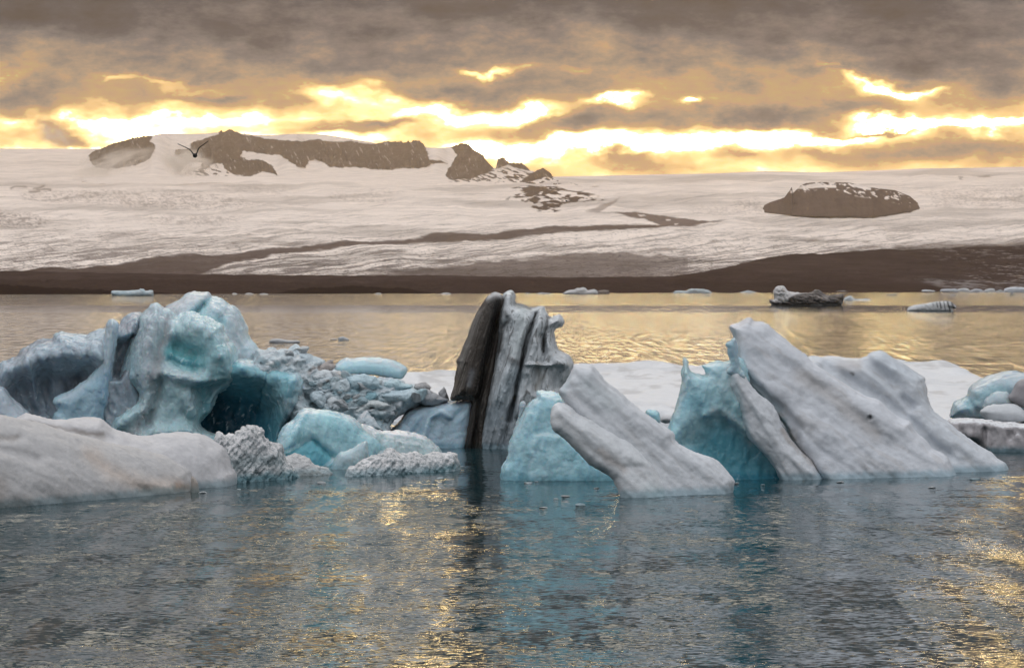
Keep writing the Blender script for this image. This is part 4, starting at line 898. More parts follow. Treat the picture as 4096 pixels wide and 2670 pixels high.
def bits():
    rr = random.Random(9); src = [o.data for o in bpy.data.objects if o.name.startswith('ice_chunk')][:5]
    spots = z('C', 735, 1442, 812, 1388, 872, 1372, 960, 1428, 1062, 1322, 640, 1290, 690, 1282) + z('B', 1255, 1168, 1470, 1190, 600, 1290, 870, 1292, 1340, 1262) + z('D', 540, 1290, 700, 1300, 1180, 1285) + z('A', 1260, 1350, 1480, 1330) + z('E', 660, 1320, 930, 1268)
    for i, (px, py) in enumerate(spots):
        D = depth_at(py); o = bpy.data.objects.new('floating_ice_bit', src[i % 5]); scn.collection.objects.link(o)
        sz = rr.uniform(.05, .13); o.location = ((px - 2048) / F * D, D, sz * .1); o.scale = (sz * rr.uniform(1.2, 2.2), sz * 1.4, sz * rr.uniform(.3, .6)); o.rotation_euler = (0, 0, rr.uniform(0, 6))
        tag(o, 'tiny bit of ice floating on the calm water at the feet of the front bergs', 'ice chunk', 'ice bits floating in front of the bergs')
bits()
# --- turquoise boulder
def turq():
    r = root('ice_boulder', 1400, 1880, 'bright turquoise ice boulder with a long pale tail, right of the cave', 'ice boulder')
    bl = [(1100, 1868), (1760, 1840)]
    head = z('B', 318, 1040, 345, 965, 380, 920, 420, 895, 450, 862, 475, 840, 500, 824, 540, 830, 600, 834, 680, 842, 750, 866, 800, 892, 840, 925, 870, 960, 960, 1010, 975, 1100, 900, 1160, 700, 1200, 600, 1190, 400, 1160, 320, 1110)
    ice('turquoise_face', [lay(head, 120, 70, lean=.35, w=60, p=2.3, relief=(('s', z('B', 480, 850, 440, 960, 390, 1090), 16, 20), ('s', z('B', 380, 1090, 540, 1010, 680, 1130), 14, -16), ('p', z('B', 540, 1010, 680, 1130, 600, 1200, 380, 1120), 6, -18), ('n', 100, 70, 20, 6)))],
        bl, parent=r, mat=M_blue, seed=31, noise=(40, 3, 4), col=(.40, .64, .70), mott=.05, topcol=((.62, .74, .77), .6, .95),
        paint=(('s', z('B', 470, 850, 600, 832, 760, 870, 850, 940), 9, (.66, .74, .77), .85), ('s', z('B', 370, 940, 340, 1060), 20, (.46, .62, .68), .7), ('n', (104, 70, 5), (.0, .3), (.20, .48, .56), .7, z('B', 400, 900, 540, 840, 500, 960, 430, 1100, 370, 1100), 8),
               ('p', z('B', 390, 1100, 545, 1008, 660, 1120, 610, 1190, 450, 1150), 5, (.14, .48, .58), .8), ('s', z('B', 620, 870, 720, 950), 40, (.40, .70, .75), .6), ('s', z('B', 700, 980, 860, 1000), 40, (.30, .56, .63), .5)))
    tail = z('B', 830, 925, 900, 938, 940, 955, 1000, 968, 1060, 963, 1130, 968, 1210, 985, 1260, 1010, 1300, 1045, 1340, 1092, 1360, 1150, 860, 1170, 820, 1100)
    ice('pale_tail', [lay(tail, 90, 60, lean=.5, w=60, relief=(('s', z('B', 980, 1000, 960, 1080), 12, -20), ('s', z('B', 1060, 975, 1250, 1010), 12, 10)))],
        bl, parent=r, mat=M_blue, seed=32, noise=(36, 4, 4), col=(.50, .62, .64), topcol=(W, .6, .92), paint=(('s', z('B', 900, 1050, 960, 1070), 26, (.20, .44, .50), .8), ('n', (110, 40, 9), (.1, .45), (.30, .38, .38), .6), ('s', z('B', 850, 935, 1000, 975), 12, (.68, .73, .75), .7)))
    chunk = z('B', 645, 1168, 700, 1110, 740, 1090, 790, 1075, 840, 1040, 885, 1034, 888, 1130, 850, 1180, 740, 1200, 650, 1192)
    ice('pale_flake', [lay(chunk, 50, 40, lean=.2, w=-50)], [(1100, 1872), (1760, 1866)], parent=r, mat=M_blue, seed=33, sink=40, step=4, noise=(30, 3, 4), col=(.48, .60, .63))
turq()

# --- jagged crusted floes at the water's edge
def jagged():
    p1 = z('B', -60, 1010, 0, 998, 30, 990, 62, 992, 66, 965, 95, 962, 104, 945, 128, 946, 140, 930, 180, 934, 215, 950, 242, 965, 240, 995, 262, 1020, 300, 1045, 350, 1056, 366, 1100, 380, 1150, 430, 1200, 490, 1232, 480, 1252, 300, 1266, 150, 1277, 60, 1290, 40, 1320, -60, 1310)
    r = root('jagged_floe', 1100, 1900, 'jagged white crusted ice block with a peak, right of the smooth floe', 'ice floe')
    bl = [(920, 1930), (1220, 1906)]
    pa = (('n', (-60, 26, 7), (.05, .4), (.26, .30, .31), .75), ('s', z('B', 0, 1270, 200, 1262, 480, 1240), 22, (.12, .30, .34), .7), ('s', z('B', 60, 1170, 200, 1150, 330, 1150), 30, (.24, .33, .35), .6))
    ice('crusted_peak', [lay(p1, 90, 60, lean=.3, w=50, jag=3, relief=(('n', -50, 60, 16, 16, True),))], bl, parent=r, mat=M_rough, seed=41, step=4, noise=(20, 4, 4), ridge=(-60, 40, 12, 2.2), col=(.62, .65, .67), topcol=((.78, .77, .77), .1, .5), paint=pa, smooth_it=1, mott=.12)
    p2 = z('B', 350, 1130, 372, 1124, 440, 1108, 470, 1120, 520, 1134, 535, 1155, 560, 1180, 640, 1200, 700, 1212, 745, 1214, 750, 1232, 700, 1238, 480, 1250, 380, 1240)
    ice('low_tongue', [lay(p2, 60, 40, lean=.8, w=50)], [(1130, 1903), (1380, 1896)], parent=r, mat=M_rough, seed=42, step=4, noise=(20, 4, 4), col=(.60, .60, .60), sink=40, smooth_it=1, paint=(('s', z('B', 480, 1240, 740, 1230), 9, (.36, .30, .26), .6),))
    p3 = z('B', 735, 1222, 760, 1205, 800, 1188, 830, 1160, 870, 1140, 900, 1126, 960, 1116, 985, 1100, 1000, 1080, 1020, 1075, 1045, 1078, 1070, 1098, 1090, 1108, 1150, 1104, 1180, 1098, 1215, 1106, 1235, 1116, 1270, 1104, 1300, 1094, 1340, 1104, 1360, 1112, 1385, 1100, 1410, 1098, 1440, 1112, 1446, 1140, 1454, 1162, 1440, 1190, 1300, 1225, 1150, 1250, 1000, 1270, 850, 1268, 740, 1245)
    o = ice('jagged_floe', [lay(p3, 70, 48, lean=.6, w=50, jag=3, relief=(('n', -50, 60, 16, 14, True),))], [(1380, 1905), (1840, 1880)], mat=M_rough, seed=43, step=4, noise=(20, 4, 4), ridge=(-60, 40, 12, 2.2), col=(.58, .62, .64), topcol=((.78, .77, .77), .15, .55),
            paint=(('n', (-60, 26, 7), (.0, .35), (.26, .30, .31), .75), ('s', z('B', 800, 1260, 1000, 1265, 1300, 1220, 1430, 1190), 12, (.20, .34, .36), .7)), smooth_it=1, mott=.12)
    tag(o, 'low jagged white floe in front of the turquoise boulder', 'ice floe')
jagged()

# --- black streaked berg
def dark_berg():
    r = root('iceberg', 2000, 1790, 'tall leaning iceberg with black ash streaks on its left flank', 'iceberg')
    bl = [(1850, 1792), (2100, 1792)]
    slab = z('C', 162, 770, 172, 720, 185, 670, 195, 610, 207, 560, 196, 535, 212, 508, 225, 480, 240, 440, 262, 400, 280, 340, 300, 290, 320, 240, 350, 190, 375, 150, 400, 125, 430, 106, 455, 112, 478, 130, 490, 200, 460, 400, 430, 600, 400, 760, 380, 900, 365, 1090, 240, 1090, 230, 1040, 268, 900, 290, 790, 270, 775, 220, 770)
    str_ang = 106
    ice('black_flank', [lay(slab, 90, 60, lean=.1, w=70, relief=(('n', str_ang, 400, 16, 14, True), ('s', z('C', 470, 170, 420, 420, 370, 620, 330, 800, 310, 1070), 14, -40)))], bl, parent=r, mat=M_dirt, seed=51, step=4, noise=(35, 3, 4), ridge=(str_ang, 260, 10, 3.5), col=(.075, .062, .052), smooth_it=1, warp=5,
        paint=(('n', (str_ang, 260, 8), (.1, .45), (.23, .20, .175), .8), ('s', z('C', 330, 230, 260, 420, 215, 560), 14, (.30, .28, .26), .5), ('s', z('C', 400, 130, 440, 110, 460, 120), 16, (.62, .63, .64), .9),
               ('s', z('C', 440, 180, 400, 400, 360, 560, 340, 740, 320, 900, 280, 1080), 24, BK, .96), ('s', z('C', 290, 600, 275, 680), 11, (.30, .31, .33), .6)))
    body = z('C', 440, 240, 465, 180, 480, 140, 500, 108, 540, 100, 556, 125, 560, 165, 600, 182, 660, 205, 700, 196, 735, 194, 748, 220, 775, 262, 800, 252, 830, 243, 850, 262, 862, 290, 845, 318, 805, 335, 800, 380, 815, 430, 832, 470, 880, 488, 905, 515, 918, 558, 908, 600, 880, 650, 850, 700, 850, 800, 860, 900, 800, 1000, 640, 1090, 330, 1090, 340, 900, 370, 760, 400, 600, 420, 440)
    ice('fluted_flank', [lay(body, 150, 90, lean=.12, w=110, relief=(
        ('s', z('C', 690, 235, 650, 340, 610, 460, 600, 560, 570, 680, 520, 900), 11, -52), ('s', z('C', 720, 380, 740, 470, 720, 540), 12, -32), ('s', z('C', 770, 300, 745, 400, 735, 480), 10, -34),
        ('s', z('C', 720, 260, 680, 400, 650, 520, 620, 600), 16, 26), ('s', z('C', 800, 290, 770, 400, 800, 500, 860, 560), 18, 26), ('s', z('C', 600, 210, 590, 350, 560, 500, 500, 640, 450, 760), 28, 28),
        ('s', z('C', 520, 130, 500, 200, 480, 280), 18, 24), ('s', z('C', 470, 300, 440, 470, 420, 600), 13, -24), ('s', z('C', 620, 555, 700, 553, 780, 560), 7, 34), ('s', z('C', 640, 590, 600, 720, 570, 860), 16, 18), ('s', z('C', 700, 580, 680, 720), 12, -18),
        ('s', z('C', 840, 250, 860, 300), 14, 18), ('s', z('C', 560, 760, 520, 900, 490, 1050), 8, -22), ('p', z('C', 770, 560, 910, 560, 860, 660, 830, 720, 770, 700), 10, -30), ('n', 105, 150, 26, 20, True)))],
        bl, parent=r, mat=M_dirt, seed=52, step=4, noise=(32, 4, 4), ridge=(105, 90, 16, 3), col=(.64, .67, .69), mott=.10, warp=9,
        paint=(('s', z('C', 690, 235, 645, 340, 612, 460, 600, 560, 575, 680, 540, 850), 7, BK, .9), ('s', z('C', 470, 150, 450, 260, 440, 440, 400, 640, 370, 780, 330, 1000), 13, BK, .9), ('s', z('C', 765, 260, 750, 330, 730, 460), 6, (.05, .045, .04), .8),
               ('s', z('C', 560, 170, 610, 190, 650, 205), 10, (.03, .025, .02), .85), ('s', z('C', 500, 230, 520, 270, 480, 330, 465, 470), 9, (.06, .055, .05), .7), ('n', (105, 120, 10), (.18, .5), (.10, .095, .09), .75),
               ('s', z('C', 600, 220, 600, 340, 560, 470), 26, (.56, .62, .62), .5), ('s', z('C', 560, 620, 480, 760, 430, 880), 40, (.44, .54, .60), .5), ('s', z('C', 520, 520, 580, 545), 12, (.10, .09, .085), .6), ('p', z('C', 320, 820, 560, 780, 660, 860, 560, 1090, 300, 1090), 40, (.20, .24, .27), .75),
               ('s', z('C', 700, 560, 720, 640, 690, 700), 14, (.42, .40, .36), .6)))
dark_berg()

# --- tilted slab pair with the light blue triangle behind it
def tilted():
    t = z('C', 466, 1240, 478, 1190, 508, 1140, 520, 1050, 545, 985, 565, 940, 600, 868, 640, 805, 668, 772, 692, 755, 695, 722, 720, 716, 742, 716, 768, 722, 790, 722, 820, 732, 848, 742, 868, 768, 872, 800, 940, 900, 1100, 1050, 1230, 1230, 1240, 1390, 1092, 1380, 1088, 1268, 900, 1274, 640, 1272, 480, 1262)
    o = ice('ice_pyramid', [lay(t, 100, 55, lean=.25, w=70, p=2.0, relief=(('s', z('C', 700, 760, 680, 900, 670, 980, 650, 1100), 14, 16), ('p', z('C', 680, 990, 760, 985, 860, 1000, 1080, 1200, 1080, 1290, 640, 1290, 650, 1130), 10, 16), ('n', 100, 90, 26, 8)))],
            [(2000, 1920), (2400, 1920)], mat=M_blue, seed=61, noise=(34, 4, 4), col=(.40, .64, .71), mott=.06, topcol=((.60, .74, .78), .55, .95),
            paint=(('s', z('C', 695, 740, 640, 830, 560, 980, 490, 1180), 12, (.54, .72, .77), .7), ('s', z('C', 700, 730, 840, 745, 880, 800), 14, (.56, .73, .77), .8), ('s', z('C', 690, 1000, 660, 1120, 650, 1240), 9, (.52, .72, .78), .7), ('s', z('C', 660, 1250, 740, 1255), 14, (.62, .74, .78), .6),
                   ('s', z('C', 520, 1180, 600, 1230), 40, (.30, .56, .65), .6), ('s', z('C', 900, 1120, 1000, 1220, 1200, 1330), 36, (.32, .58, .66), .6)))
    tag(o, 'bright light blue ice pyramid behind the tilted slab, right of the dark berg', 'iceberg')
    sh = z('C', 560, 925, 578, 880, 590, 800, 600, 786, 618, 786, 622, 815, 605, 870, 590, 900, 572, 930)
    o = ice('ice_shard', [lay(sh, 14, 12)], [(2050, 1800), (2110, 1800)], mat=M_blue, seed=62, step=4, sink=0, col=(.52, .60, .64))
    tag(o, 'small upright white shard between the dark berg and the light blue pyramid', 'ice block')
    r = root('iceberg', 2600, 2000, 'grey white iceberg of two tilted slabs sloping to the right, middle of the front row', 'iceberg')
    up = z('C', 830, 722, 850, 690, 872, 660, 895, 615, 922, 568, 955, 553, 1000, 556, 1042, 562, 1075, 595, 1110, 640, 1150, 680, 1200, 715, 1260, 770, 1330, 825, 1400, 872, 1470, 925, 1540, 975) + z('D', 160, 1030, 240, 1075, 310, 1105, 380, 1130, 425, 1160, 460, 1192, 495, 1235, 522, 1275, 520, 1300, 505, 1335, 500, 1360, 400, 1375, 200, 1387, 0, 1400) + z('C', 1380, 1360, 1280, 1250, 1150, 1100, 960, 900, 870, 790)
    ice('upper_slab', [lay(up, 80, 60, lean=.42, w=92, relief=(('s', z('C', 1040, 600, 1250, 790, 1500, 980), 22, 12), ('s', z('C', 930, 700, 1050, 850), 26, -8), ('n', 42, 200, 40, 12)))],
        [(2450, 1992), (2920, 1974)], parent=r, seed=63, noise=(60, 6, 4), col=(.66, .68, .71), paint=(('n', (42, 160, 22), (.1, .5), (.46, .45, .44), 0.30), ('s', z('C', 1000, 680, 1150, 800), 40, (.58, .64, .66), .5), ('s', z('C', 890, 620, 850, 720), 14, (.44, .52, .56), .6)))
    fr = z('C', 775, 880, 780, 840, 795, 808, 818, 788, 860, 792, 920, 822, 965, 862, 1040, 882, 1100, 922, 1180, 958, 1280, 1020, 1370, 1100, 1440, 1190, 1500, 1290, 1540, 1398, 1400, 1402, 1300, 1400, 1290, 1388, 1232, 1352, 1172, 1272, 1060, 1200, 960, 1112, 860, 1012, 790, 952)
    ice('lower_slab', [lay(fr, 85, 90, lean=.42, w=62, p=2.0, relief=(('s', z('C', 1240, 1190, 1551, 1180) + z('D', 300, 1210), 12, -7), ('s', z('C', 820, 800, 1000, 960, 1200, 1100, 1400, 1180), 26, 14), ('n', 40, 200, 40, 10), ('s', z('D', 100, 1230, 480, 1250), 14, 8)))],
        [(2450, 1992), (2920, 1974)], parent=r, seed=64, noise=(60, 6, 4), col=(.70, .72, .74), sink=60,
        paint=(('n', (38, 160, 22), (.15, .55), (.50, .49, .48), 0.30), ('s', z('C', 1100, 1100, 1230, 1200), 18, (.46, .36, .30), .4), ('s', z('C', 1260, 1200, 1551, 1190) + z('D', 350, 1215), 8, (.50, .50, .52), .5), ('s', z('D', 0, 1340, 300, 1345, 490, 1330), 26, (.50, .60, .62), .5)))
    ch = z('C', 1375, 845, 1400, 842, 1455, 848, 1462, 920, 1430, 960, 1380, 940)
    o = ice('ice_block', [lay(ch, 40, 22, w=0)], [(2500, 1745), (2800, 1745)], mat=M_blue, seed=65, sink=60, step=4, col=(.36, .58, .64)); tag(o, 'small teal ice block in the gap between the two slab bergs', 'ice block')
    pb = z('C', 1458, 890, 1475, 870, 1510, 866, 1530, 880, 1532, 905, 1500, 918, 1465, 912)
    o = ice('ice_pebble', [lay(pb, 34, 26, w=20)], [(2500, 1722), (2800, 1722)], mat=M_snow, seed=66, sink=0, step=4, col=(.62, .62, .63)); tag(o, 'rounded white ice lump beside the small teal block in the gap between slab bergs', 'ice block')
tilted()

# --- the big slab berg on the right
def right_berg():
    r = root('iceberg', 3200, 1900, 'broad grey white slab berg on the right with a blue hollow on its left side', 'iceberg')
    bl = [(2900, 1922), (3950, 1897)]
    wedge = z('D', 60, 1000, 110, 955, 135, 880, 150, 830, 172, 780, 185, 710, 195, 650, 192, 600, 208, 565, 204, 518, 222, 513, 238, 540, 236, 565, 262, 600, 300, 614, 345, 616, 340, 585, 322, 562, 360, 548, 400, 538, 480, 536, 520, 500, 600, 560, 640, 800, 800, 1000, 940, 1200, 940, 1330, 480, 1330, 300, 1330, 60, 1330)
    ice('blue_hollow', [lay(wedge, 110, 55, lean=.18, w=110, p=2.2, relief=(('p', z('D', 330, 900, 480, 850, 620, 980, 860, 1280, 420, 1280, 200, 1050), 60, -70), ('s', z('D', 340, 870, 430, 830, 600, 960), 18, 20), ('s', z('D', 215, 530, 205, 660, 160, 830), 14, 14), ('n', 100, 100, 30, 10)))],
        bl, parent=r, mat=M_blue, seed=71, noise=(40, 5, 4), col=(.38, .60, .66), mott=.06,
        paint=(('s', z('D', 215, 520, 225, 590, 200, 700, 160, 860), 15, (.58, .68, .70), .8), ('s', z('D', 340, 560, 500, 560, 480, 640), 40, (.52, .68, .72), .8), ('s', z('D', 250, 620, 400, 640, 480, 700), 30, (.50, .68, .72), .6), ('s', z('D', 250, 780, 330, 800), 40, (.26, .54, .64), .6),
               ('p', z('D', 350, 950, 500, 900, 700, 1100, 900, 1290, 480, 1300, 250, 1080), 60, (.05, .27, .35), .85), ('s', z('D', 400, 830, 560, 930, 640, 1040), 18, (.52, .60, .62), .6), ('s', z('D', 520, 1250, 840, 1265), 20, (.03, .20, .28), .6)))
    rid = z('D', 480, 600, 500, 588, 560, 588, 585, 615, 610, 655, 660, 720, 700, 755, 745, 792, 775, 830, 795, 865, 815, 920, 838, 960, 885, 1030, 950, 1100, 1030, 1180, 1100, 1230, 1128, 1272, 1000, 1286, 880, 1287, 832, 1250, 770, 1190, 700, 1102, 650, 1050, 605, 1000, 578, 930, 560, 860, 530, 780, 495, 710, 480, 690)
    ice('front_rib', [lay(rid, 70, 50, lean=.25, w=20, relief=(('s', z('D', 540, 620, 640, 780, 700, 900, 820, 1080, 1000, 1230), 18, 14), ('n', 55, 120, 26, 9)))],
        bl, parent=r, seed=72, noise=(36, 5, 4), col=(.66, .68, .71), sink=50, paint=(('s', z('D', 820, 950, 900, 1060, 1040, 1190), 9, (.34, .29, .25), .6), ('n', (55, 90, 14), (.15, .5), (.46, .46, .46), 0.30), ('s', z('D', 500, 620, 560, 820, 600, 980), 14, (.46, .58, .62), .6)))
    big = z('D', 490, 318, 500, 306, 540, 298, 570, 286, 600, 268, 628, 268, 640, 284, 665, 284, 700, 290, 735, 308, 780, 345, 850, 400, 880, 430, 930, 470, 970, 505, 1005, 535, 1060, 572, 1130, 622, 1230, 690, 1300, 730, 1350, 752, 1420, 775, 1450, 800, 1500, 850) + z('E', 470, 890, 530, 905, 545, 940, 580, 985, 630, 1030, 660, 1075, 720, 1105, 765, 1140, 785, 1180, 860, 1228, 875, 1245, 600, 1258, 300, 1268, 0, 1270) + z('D', 1110, 1276, 1000, 1180, 900, 1050, 830, 920, 700, 760, 600, 660, 568, 580, 545, 500, 525, 440, 520, 390, 500, 345)
    ice('main_slab', [lay(big, 110, 48, lean=.50, w=60, p=2.0, relief=(
        ('s', z('D', 600, 640, 720, 770, 830, 840, 910, 950, 880, 1020), 30, -46), ('s', z('D', 560, 560, 800, 760, 960, 950), 24, 16), ('s', z('D', 860, 560, 1060, 700, 1250, 850, 1500, 1050), 30, -12), ('s', z('D', 700, 300, 1000, 560, 1300, 760), 26, 10),
        ('e', (2600 + 1365 / 1.551, 1100 + 885 / 1.551), (12, 9), -18), ('s', z('D', 1000, 880, 1250, 1050, 1500, 1200), 34, 10), ('n', 38, 180, 60, 20)))],
        bl, parent=r, seed=73, noise=(60, 6, 4), col=(.66, .68, .72), sink=60,
        paint=(('n', (38, 150, 30), (.05, .45), (.46, .43, .41), 0.36), ('s', z('D', 940, 640, 1100, 720, 1230, 830, 1400, 980), 34, (.44, .40, .37), .5), ('s', z('D', 1000, 1050, 1250, 1150), 70, (.60, .63, .68), .5), ('e2',) if False else ('s', z('D', 1362, 882, 1370, 886), 6, (.06, .05, .045), .9),
               ('s', z('D', 790, 850, 850, 960, 900, 1010), 14, (.14, .13, .12), .8), ('s', z('D', 830, 900, 850, 950), 16, (.10, .22, .26), .6), ('s', z('D', 640, 700, 800, 830), 16, (.44, .58, .62), .5), ('s', z('D', 520, 350, 550, 520), 9, (.46, .52, .55), .7)))
    stp = z('D', 468, 425, 482, 418, 502, 408, 512, 395, 530, 400, 560, 560, 590, 640, 480, 620, 470, 585, 500, 560, 495, 510, 482, 480, 484, 450)
    ice('stepped_edge', [lay(stp, 30, 24, w=90)], bl, parent=r, mat=M_blue, seed=74, step=4, sink=0, col=(.44, .58, .64))
    rt = z('D', 900, 530, 980, 510, 1010, 505, 1100, 510, 1200, 525, 1280, 530, 1310, 512, 1345, 500) + z('E', 265, 492, 285, 478, 320, 470, 355, 471, 385, 485, 430, 515, 480, 545, 530, 580, 580, 608, 615, 632, 620, 660, 632, 700, 640, 760, 660, 820, 690, 855, 720, 880, 780, 922, 830, 965, 880, 1000, 930, 1040, 980, 1072, 1030, 1100, 1065, 1135, 1130, 1175, 1165, 1205, 1174, 1222, 1165, 1236, 1000, 1242, 870, 1250, 400, 1260, -300, 1260)
    ice('rear_slab', [lay(rt, 110, 50, lean=.55, w=290, p=2.0, relief=(
        ('s', z('E', 0, 570, 200, 680, 400, 800, 520, 900, 620, 1010, 760, 1110), 26, -36), ('s', z('E', 230, 520, 400, 650, 500, 780, 560, 820), 20, -22), ('s', z('E', 490, 770, 530, 830), 18, -24), ('s', z('E', 600, 640, 600, 800), 20, -8),
        ('s', z('E', 300, 500, 520, 640, 640, 820), 22, 12), ('s', z('E', 560, 850, 750, 1000, 1000, 1160), 30, 14), ('n', 38, 160, 40, 14)))],
        bl, parent=r, seed=75, noise=(55, 6, 4), col=(.63, .66, .70), sink=60,
        paint=(('n', (38, 120, 24), (.1, .5), (.44, .42, .40), 0.33), ('s', z('E', 170, 605, 180, 610), 5, (.08, .07, .06), .8), ('s', z('E', 100, 560, 200, 560), 26, (.40, .36, .34), .5), ('s', z('E', 300, 480, 540, 610), 26, (.54, .60, .66), .5)))
right_berg()

# --- flat floe behind the bergs
def flat_floe():
    far = [(1500, 1500), (1620, 1499), (1720, 1492), (1830, 1486), (2200, 1470), (2300, 1456), (2420, 1453), (2600, 1458), (2700, 1462), (2900, 1452), (3100, 1446), (3240, 1430), (3420, 1432), (3560, 1440), (3640, 1447), (3790, 1447), (3850, 1462), (3900, 1478), (3935, 1500), (3990, 1520), (4080, 1545), (4400, 1590)]
    # outline in plan (metres), from the edges seen over the water
    zt = .62
    P = [((px - 2048) / F * depth_at(py, zt), depth_at(py, zt)) for px, py in far]
    near = [(4500, 1812), (4200, 1808), (4096, 1806), (3960, 1790), (3900, 1770), (3800, 1740), (3700, 1745), (2900, 1740), (2640, 1712), (2560, 1712), (2300, 1700), (1640, 1690), (1480, 1650)]
    P += [((px - 2048) / F * depth_at(py), depth_at(py)) for px, py in near]
    nx, ny = 420, 520
    X, Y = np.meshgrid(np.linspace(-22, 36, nx), np.linspace(94, 250, ny), indexing='ij')
    d = poly_sdf(catmull(P), X, Y) + .35 * fbm(X / 2, Y / 3, 0, 3, 3)
    h = zt * np.clip(1 - np.clip(1 + d / .8, 0, 1) ** 2.6, 0, 1)
    h = np.where(d < 0, h, -.3 * np.clip(d, 0, 1) - .05)
    ins = sstep(0, 2.0, -d)
    hz = h + ins * (.22 * fbm(X / 3, Y / 9, 0, 4, 6) + .06 * fbm(X / .7, Y / 1.6, 0, 3, 7)) + .60 * sstep(5.5, .5, -d) * ins * np.clip(fbm(X / 3.2, Y / 5, 0, 3, 12) + .25, 0, 1)
    hz = hz + ins * .10 * np.clip(fbm(X / 1.6, Y / 3.5, 0, 2, 30), -1, 0)
    # higher, broken front at the right
    C = np.tile(np.array((.70, .71, .73)), X.shape + (1,))
    m = sstep(.15, .5, fbm(X / 3, Y / 9, 0, 4, 14)); C = mixc(C, m * .45, (.50, .53, .57)); C = mixc(C, .7 * sstep(.1, .5, fbm(X / 1.2, Y / 6, 0, 4, 19)), (.46, .46, .47))
    co = np.stack([X, Y, hz], -1)
    keep = d.reshape(-1) < .9
    fc = grid_faces(nx, ny); fc = fc[keep[fc].all(1)]
    used = np.unique(fc); mp = np.full(nx * ny, -1); mp[used] = np.arange(len(used))
    o = link('ice_floe', make_mesh('ice_floe', co.reshape(-1, 3)[used], mp[fc], C.reshape(-1, 3)[used]), M_snow)
    tag(o, 'wide flat snow covered floe stretching behind the dark berg and the slab bergs', 'ice floe')
flat_floe()

# --- boulders and ledge at the right edge
def right_edge():
    bl = [(3900, 1808), (4100, 1808)]
    led = z('E', 760, 905, 850, 888, 980, 895, 1100, 912, 1235, 922, 1400, 930, 1500, 940, 1500, 1100, 1235, 1095, 1100, 1088, 1000, 1068, 950, 1045, 860, 1030, 780, 1000)
    o = ice('ice_ledge', [lay(led, 150, 34, lean=.0, w=170, p=3, relief=(('s', z('E', 990, 960, 970, 1060), 12, -30), ('s', z('E', 1150, 1010, 1180, 960), 12, -16), ('n', 80, 60, 22, 14)))],
            bl, seed=81, noise=(36, 5, 4), col=(.50, .47, .48), topcol=(W, .5, .85), sink=40, paint=(('n', (90, 40, 14), (.0, .4), (.32, .29, .30), .6), ('s', z('E', 950, 1080, 1235, 1090), 9, (.20, .34, .38), .6)))
    tag(o, 'low ledge of dirty white ice at the right edge carrying rounded boulders', 'ice floe')
    b2 = [(3900, 1768), (4100, 1768)]
    o = ice('ice_boulder', [lay(z('E', 775, 885, 776, 850, 788, 815, 805, 790, 850, 765, 885, 742, 884, 715, 905, 688, 950, 655, 1000, 632, 1060, 612, 1090, 598, 1130, 592, 1180, 598, 1240, 605, 1400, 640, 1460, 760, 1400, 900, 1000, 905, 830, 892), 150, 70, w=240, lean=.1, relief=(('s', z('E', 885, 740, 900, 800, 960, 850), 10, -22),))],
            b2, seed=82, mat=M_blue, noise=(45, 5, 4), col=(.46, .57, .62), sink=0, paint=(('s', z('E', 900, 780, 1000, 720, 1100, 700), 30, (.30, .52, .58), .7), ('s', z('E', 930, 690, 1060, 630, 1200, 620), 30, (.56, .60, .63), .6)))
    tag(o, 'largest rounded blue grey boulder at the right edge, two humps joined', 'ice boulder')
    o = ice('ice_boulder', [lay(z('E', 983, 800, 990, 772, 1010, 752, 1045, 726, 1085, 717, 1120, 722, 1150, 745, 1172, 790, 1172, 830, 985, 830), 60, 46, w=90)], b2, seed=83, mat=M_blue, noise=(40, 3, 3), col=(.52, .60, .63), sink=0)
    tag(o, 'small dome shaped boulder behind the egg shaped white boulder at the right edge', 'ice boulder')
    o = ice('ice_boulder', [lay(z('E', 958, 850, 975, 828, 1000, 813, 1050, 802, 1110, 798, 1180, 804, 1225, 825, 1248, 855, 1250, 890, 1210, 912, 1160, 917, 1080, 915, 1020, 900, 985, 880), 70, 50, w=-10)], b2, seed=84, noise=(40, 3, 3), col=(.60, .62, .64), sink=0)
    tag(o, 'smooth egg shaped white boulder lying on the ledge at the right edge', 'ice boulder')
    o = ice('ice_boulder', [lay(z('E', 1138, 762, 1150, 735, 1170, 700, 1190, 665, 1240, 640, 1330, 650, 1350, 820, 1250, 822, 1200, 808, 1165, 790), 60, 34, w=60)], b2, seed=85, noise=(36, 4, 3), col=(.34, .32, .33), sink=0)
    tag(o, 'dark grey boulder cut by the right edge, above the egg shaped one', 'ice boulder')
right_edge()

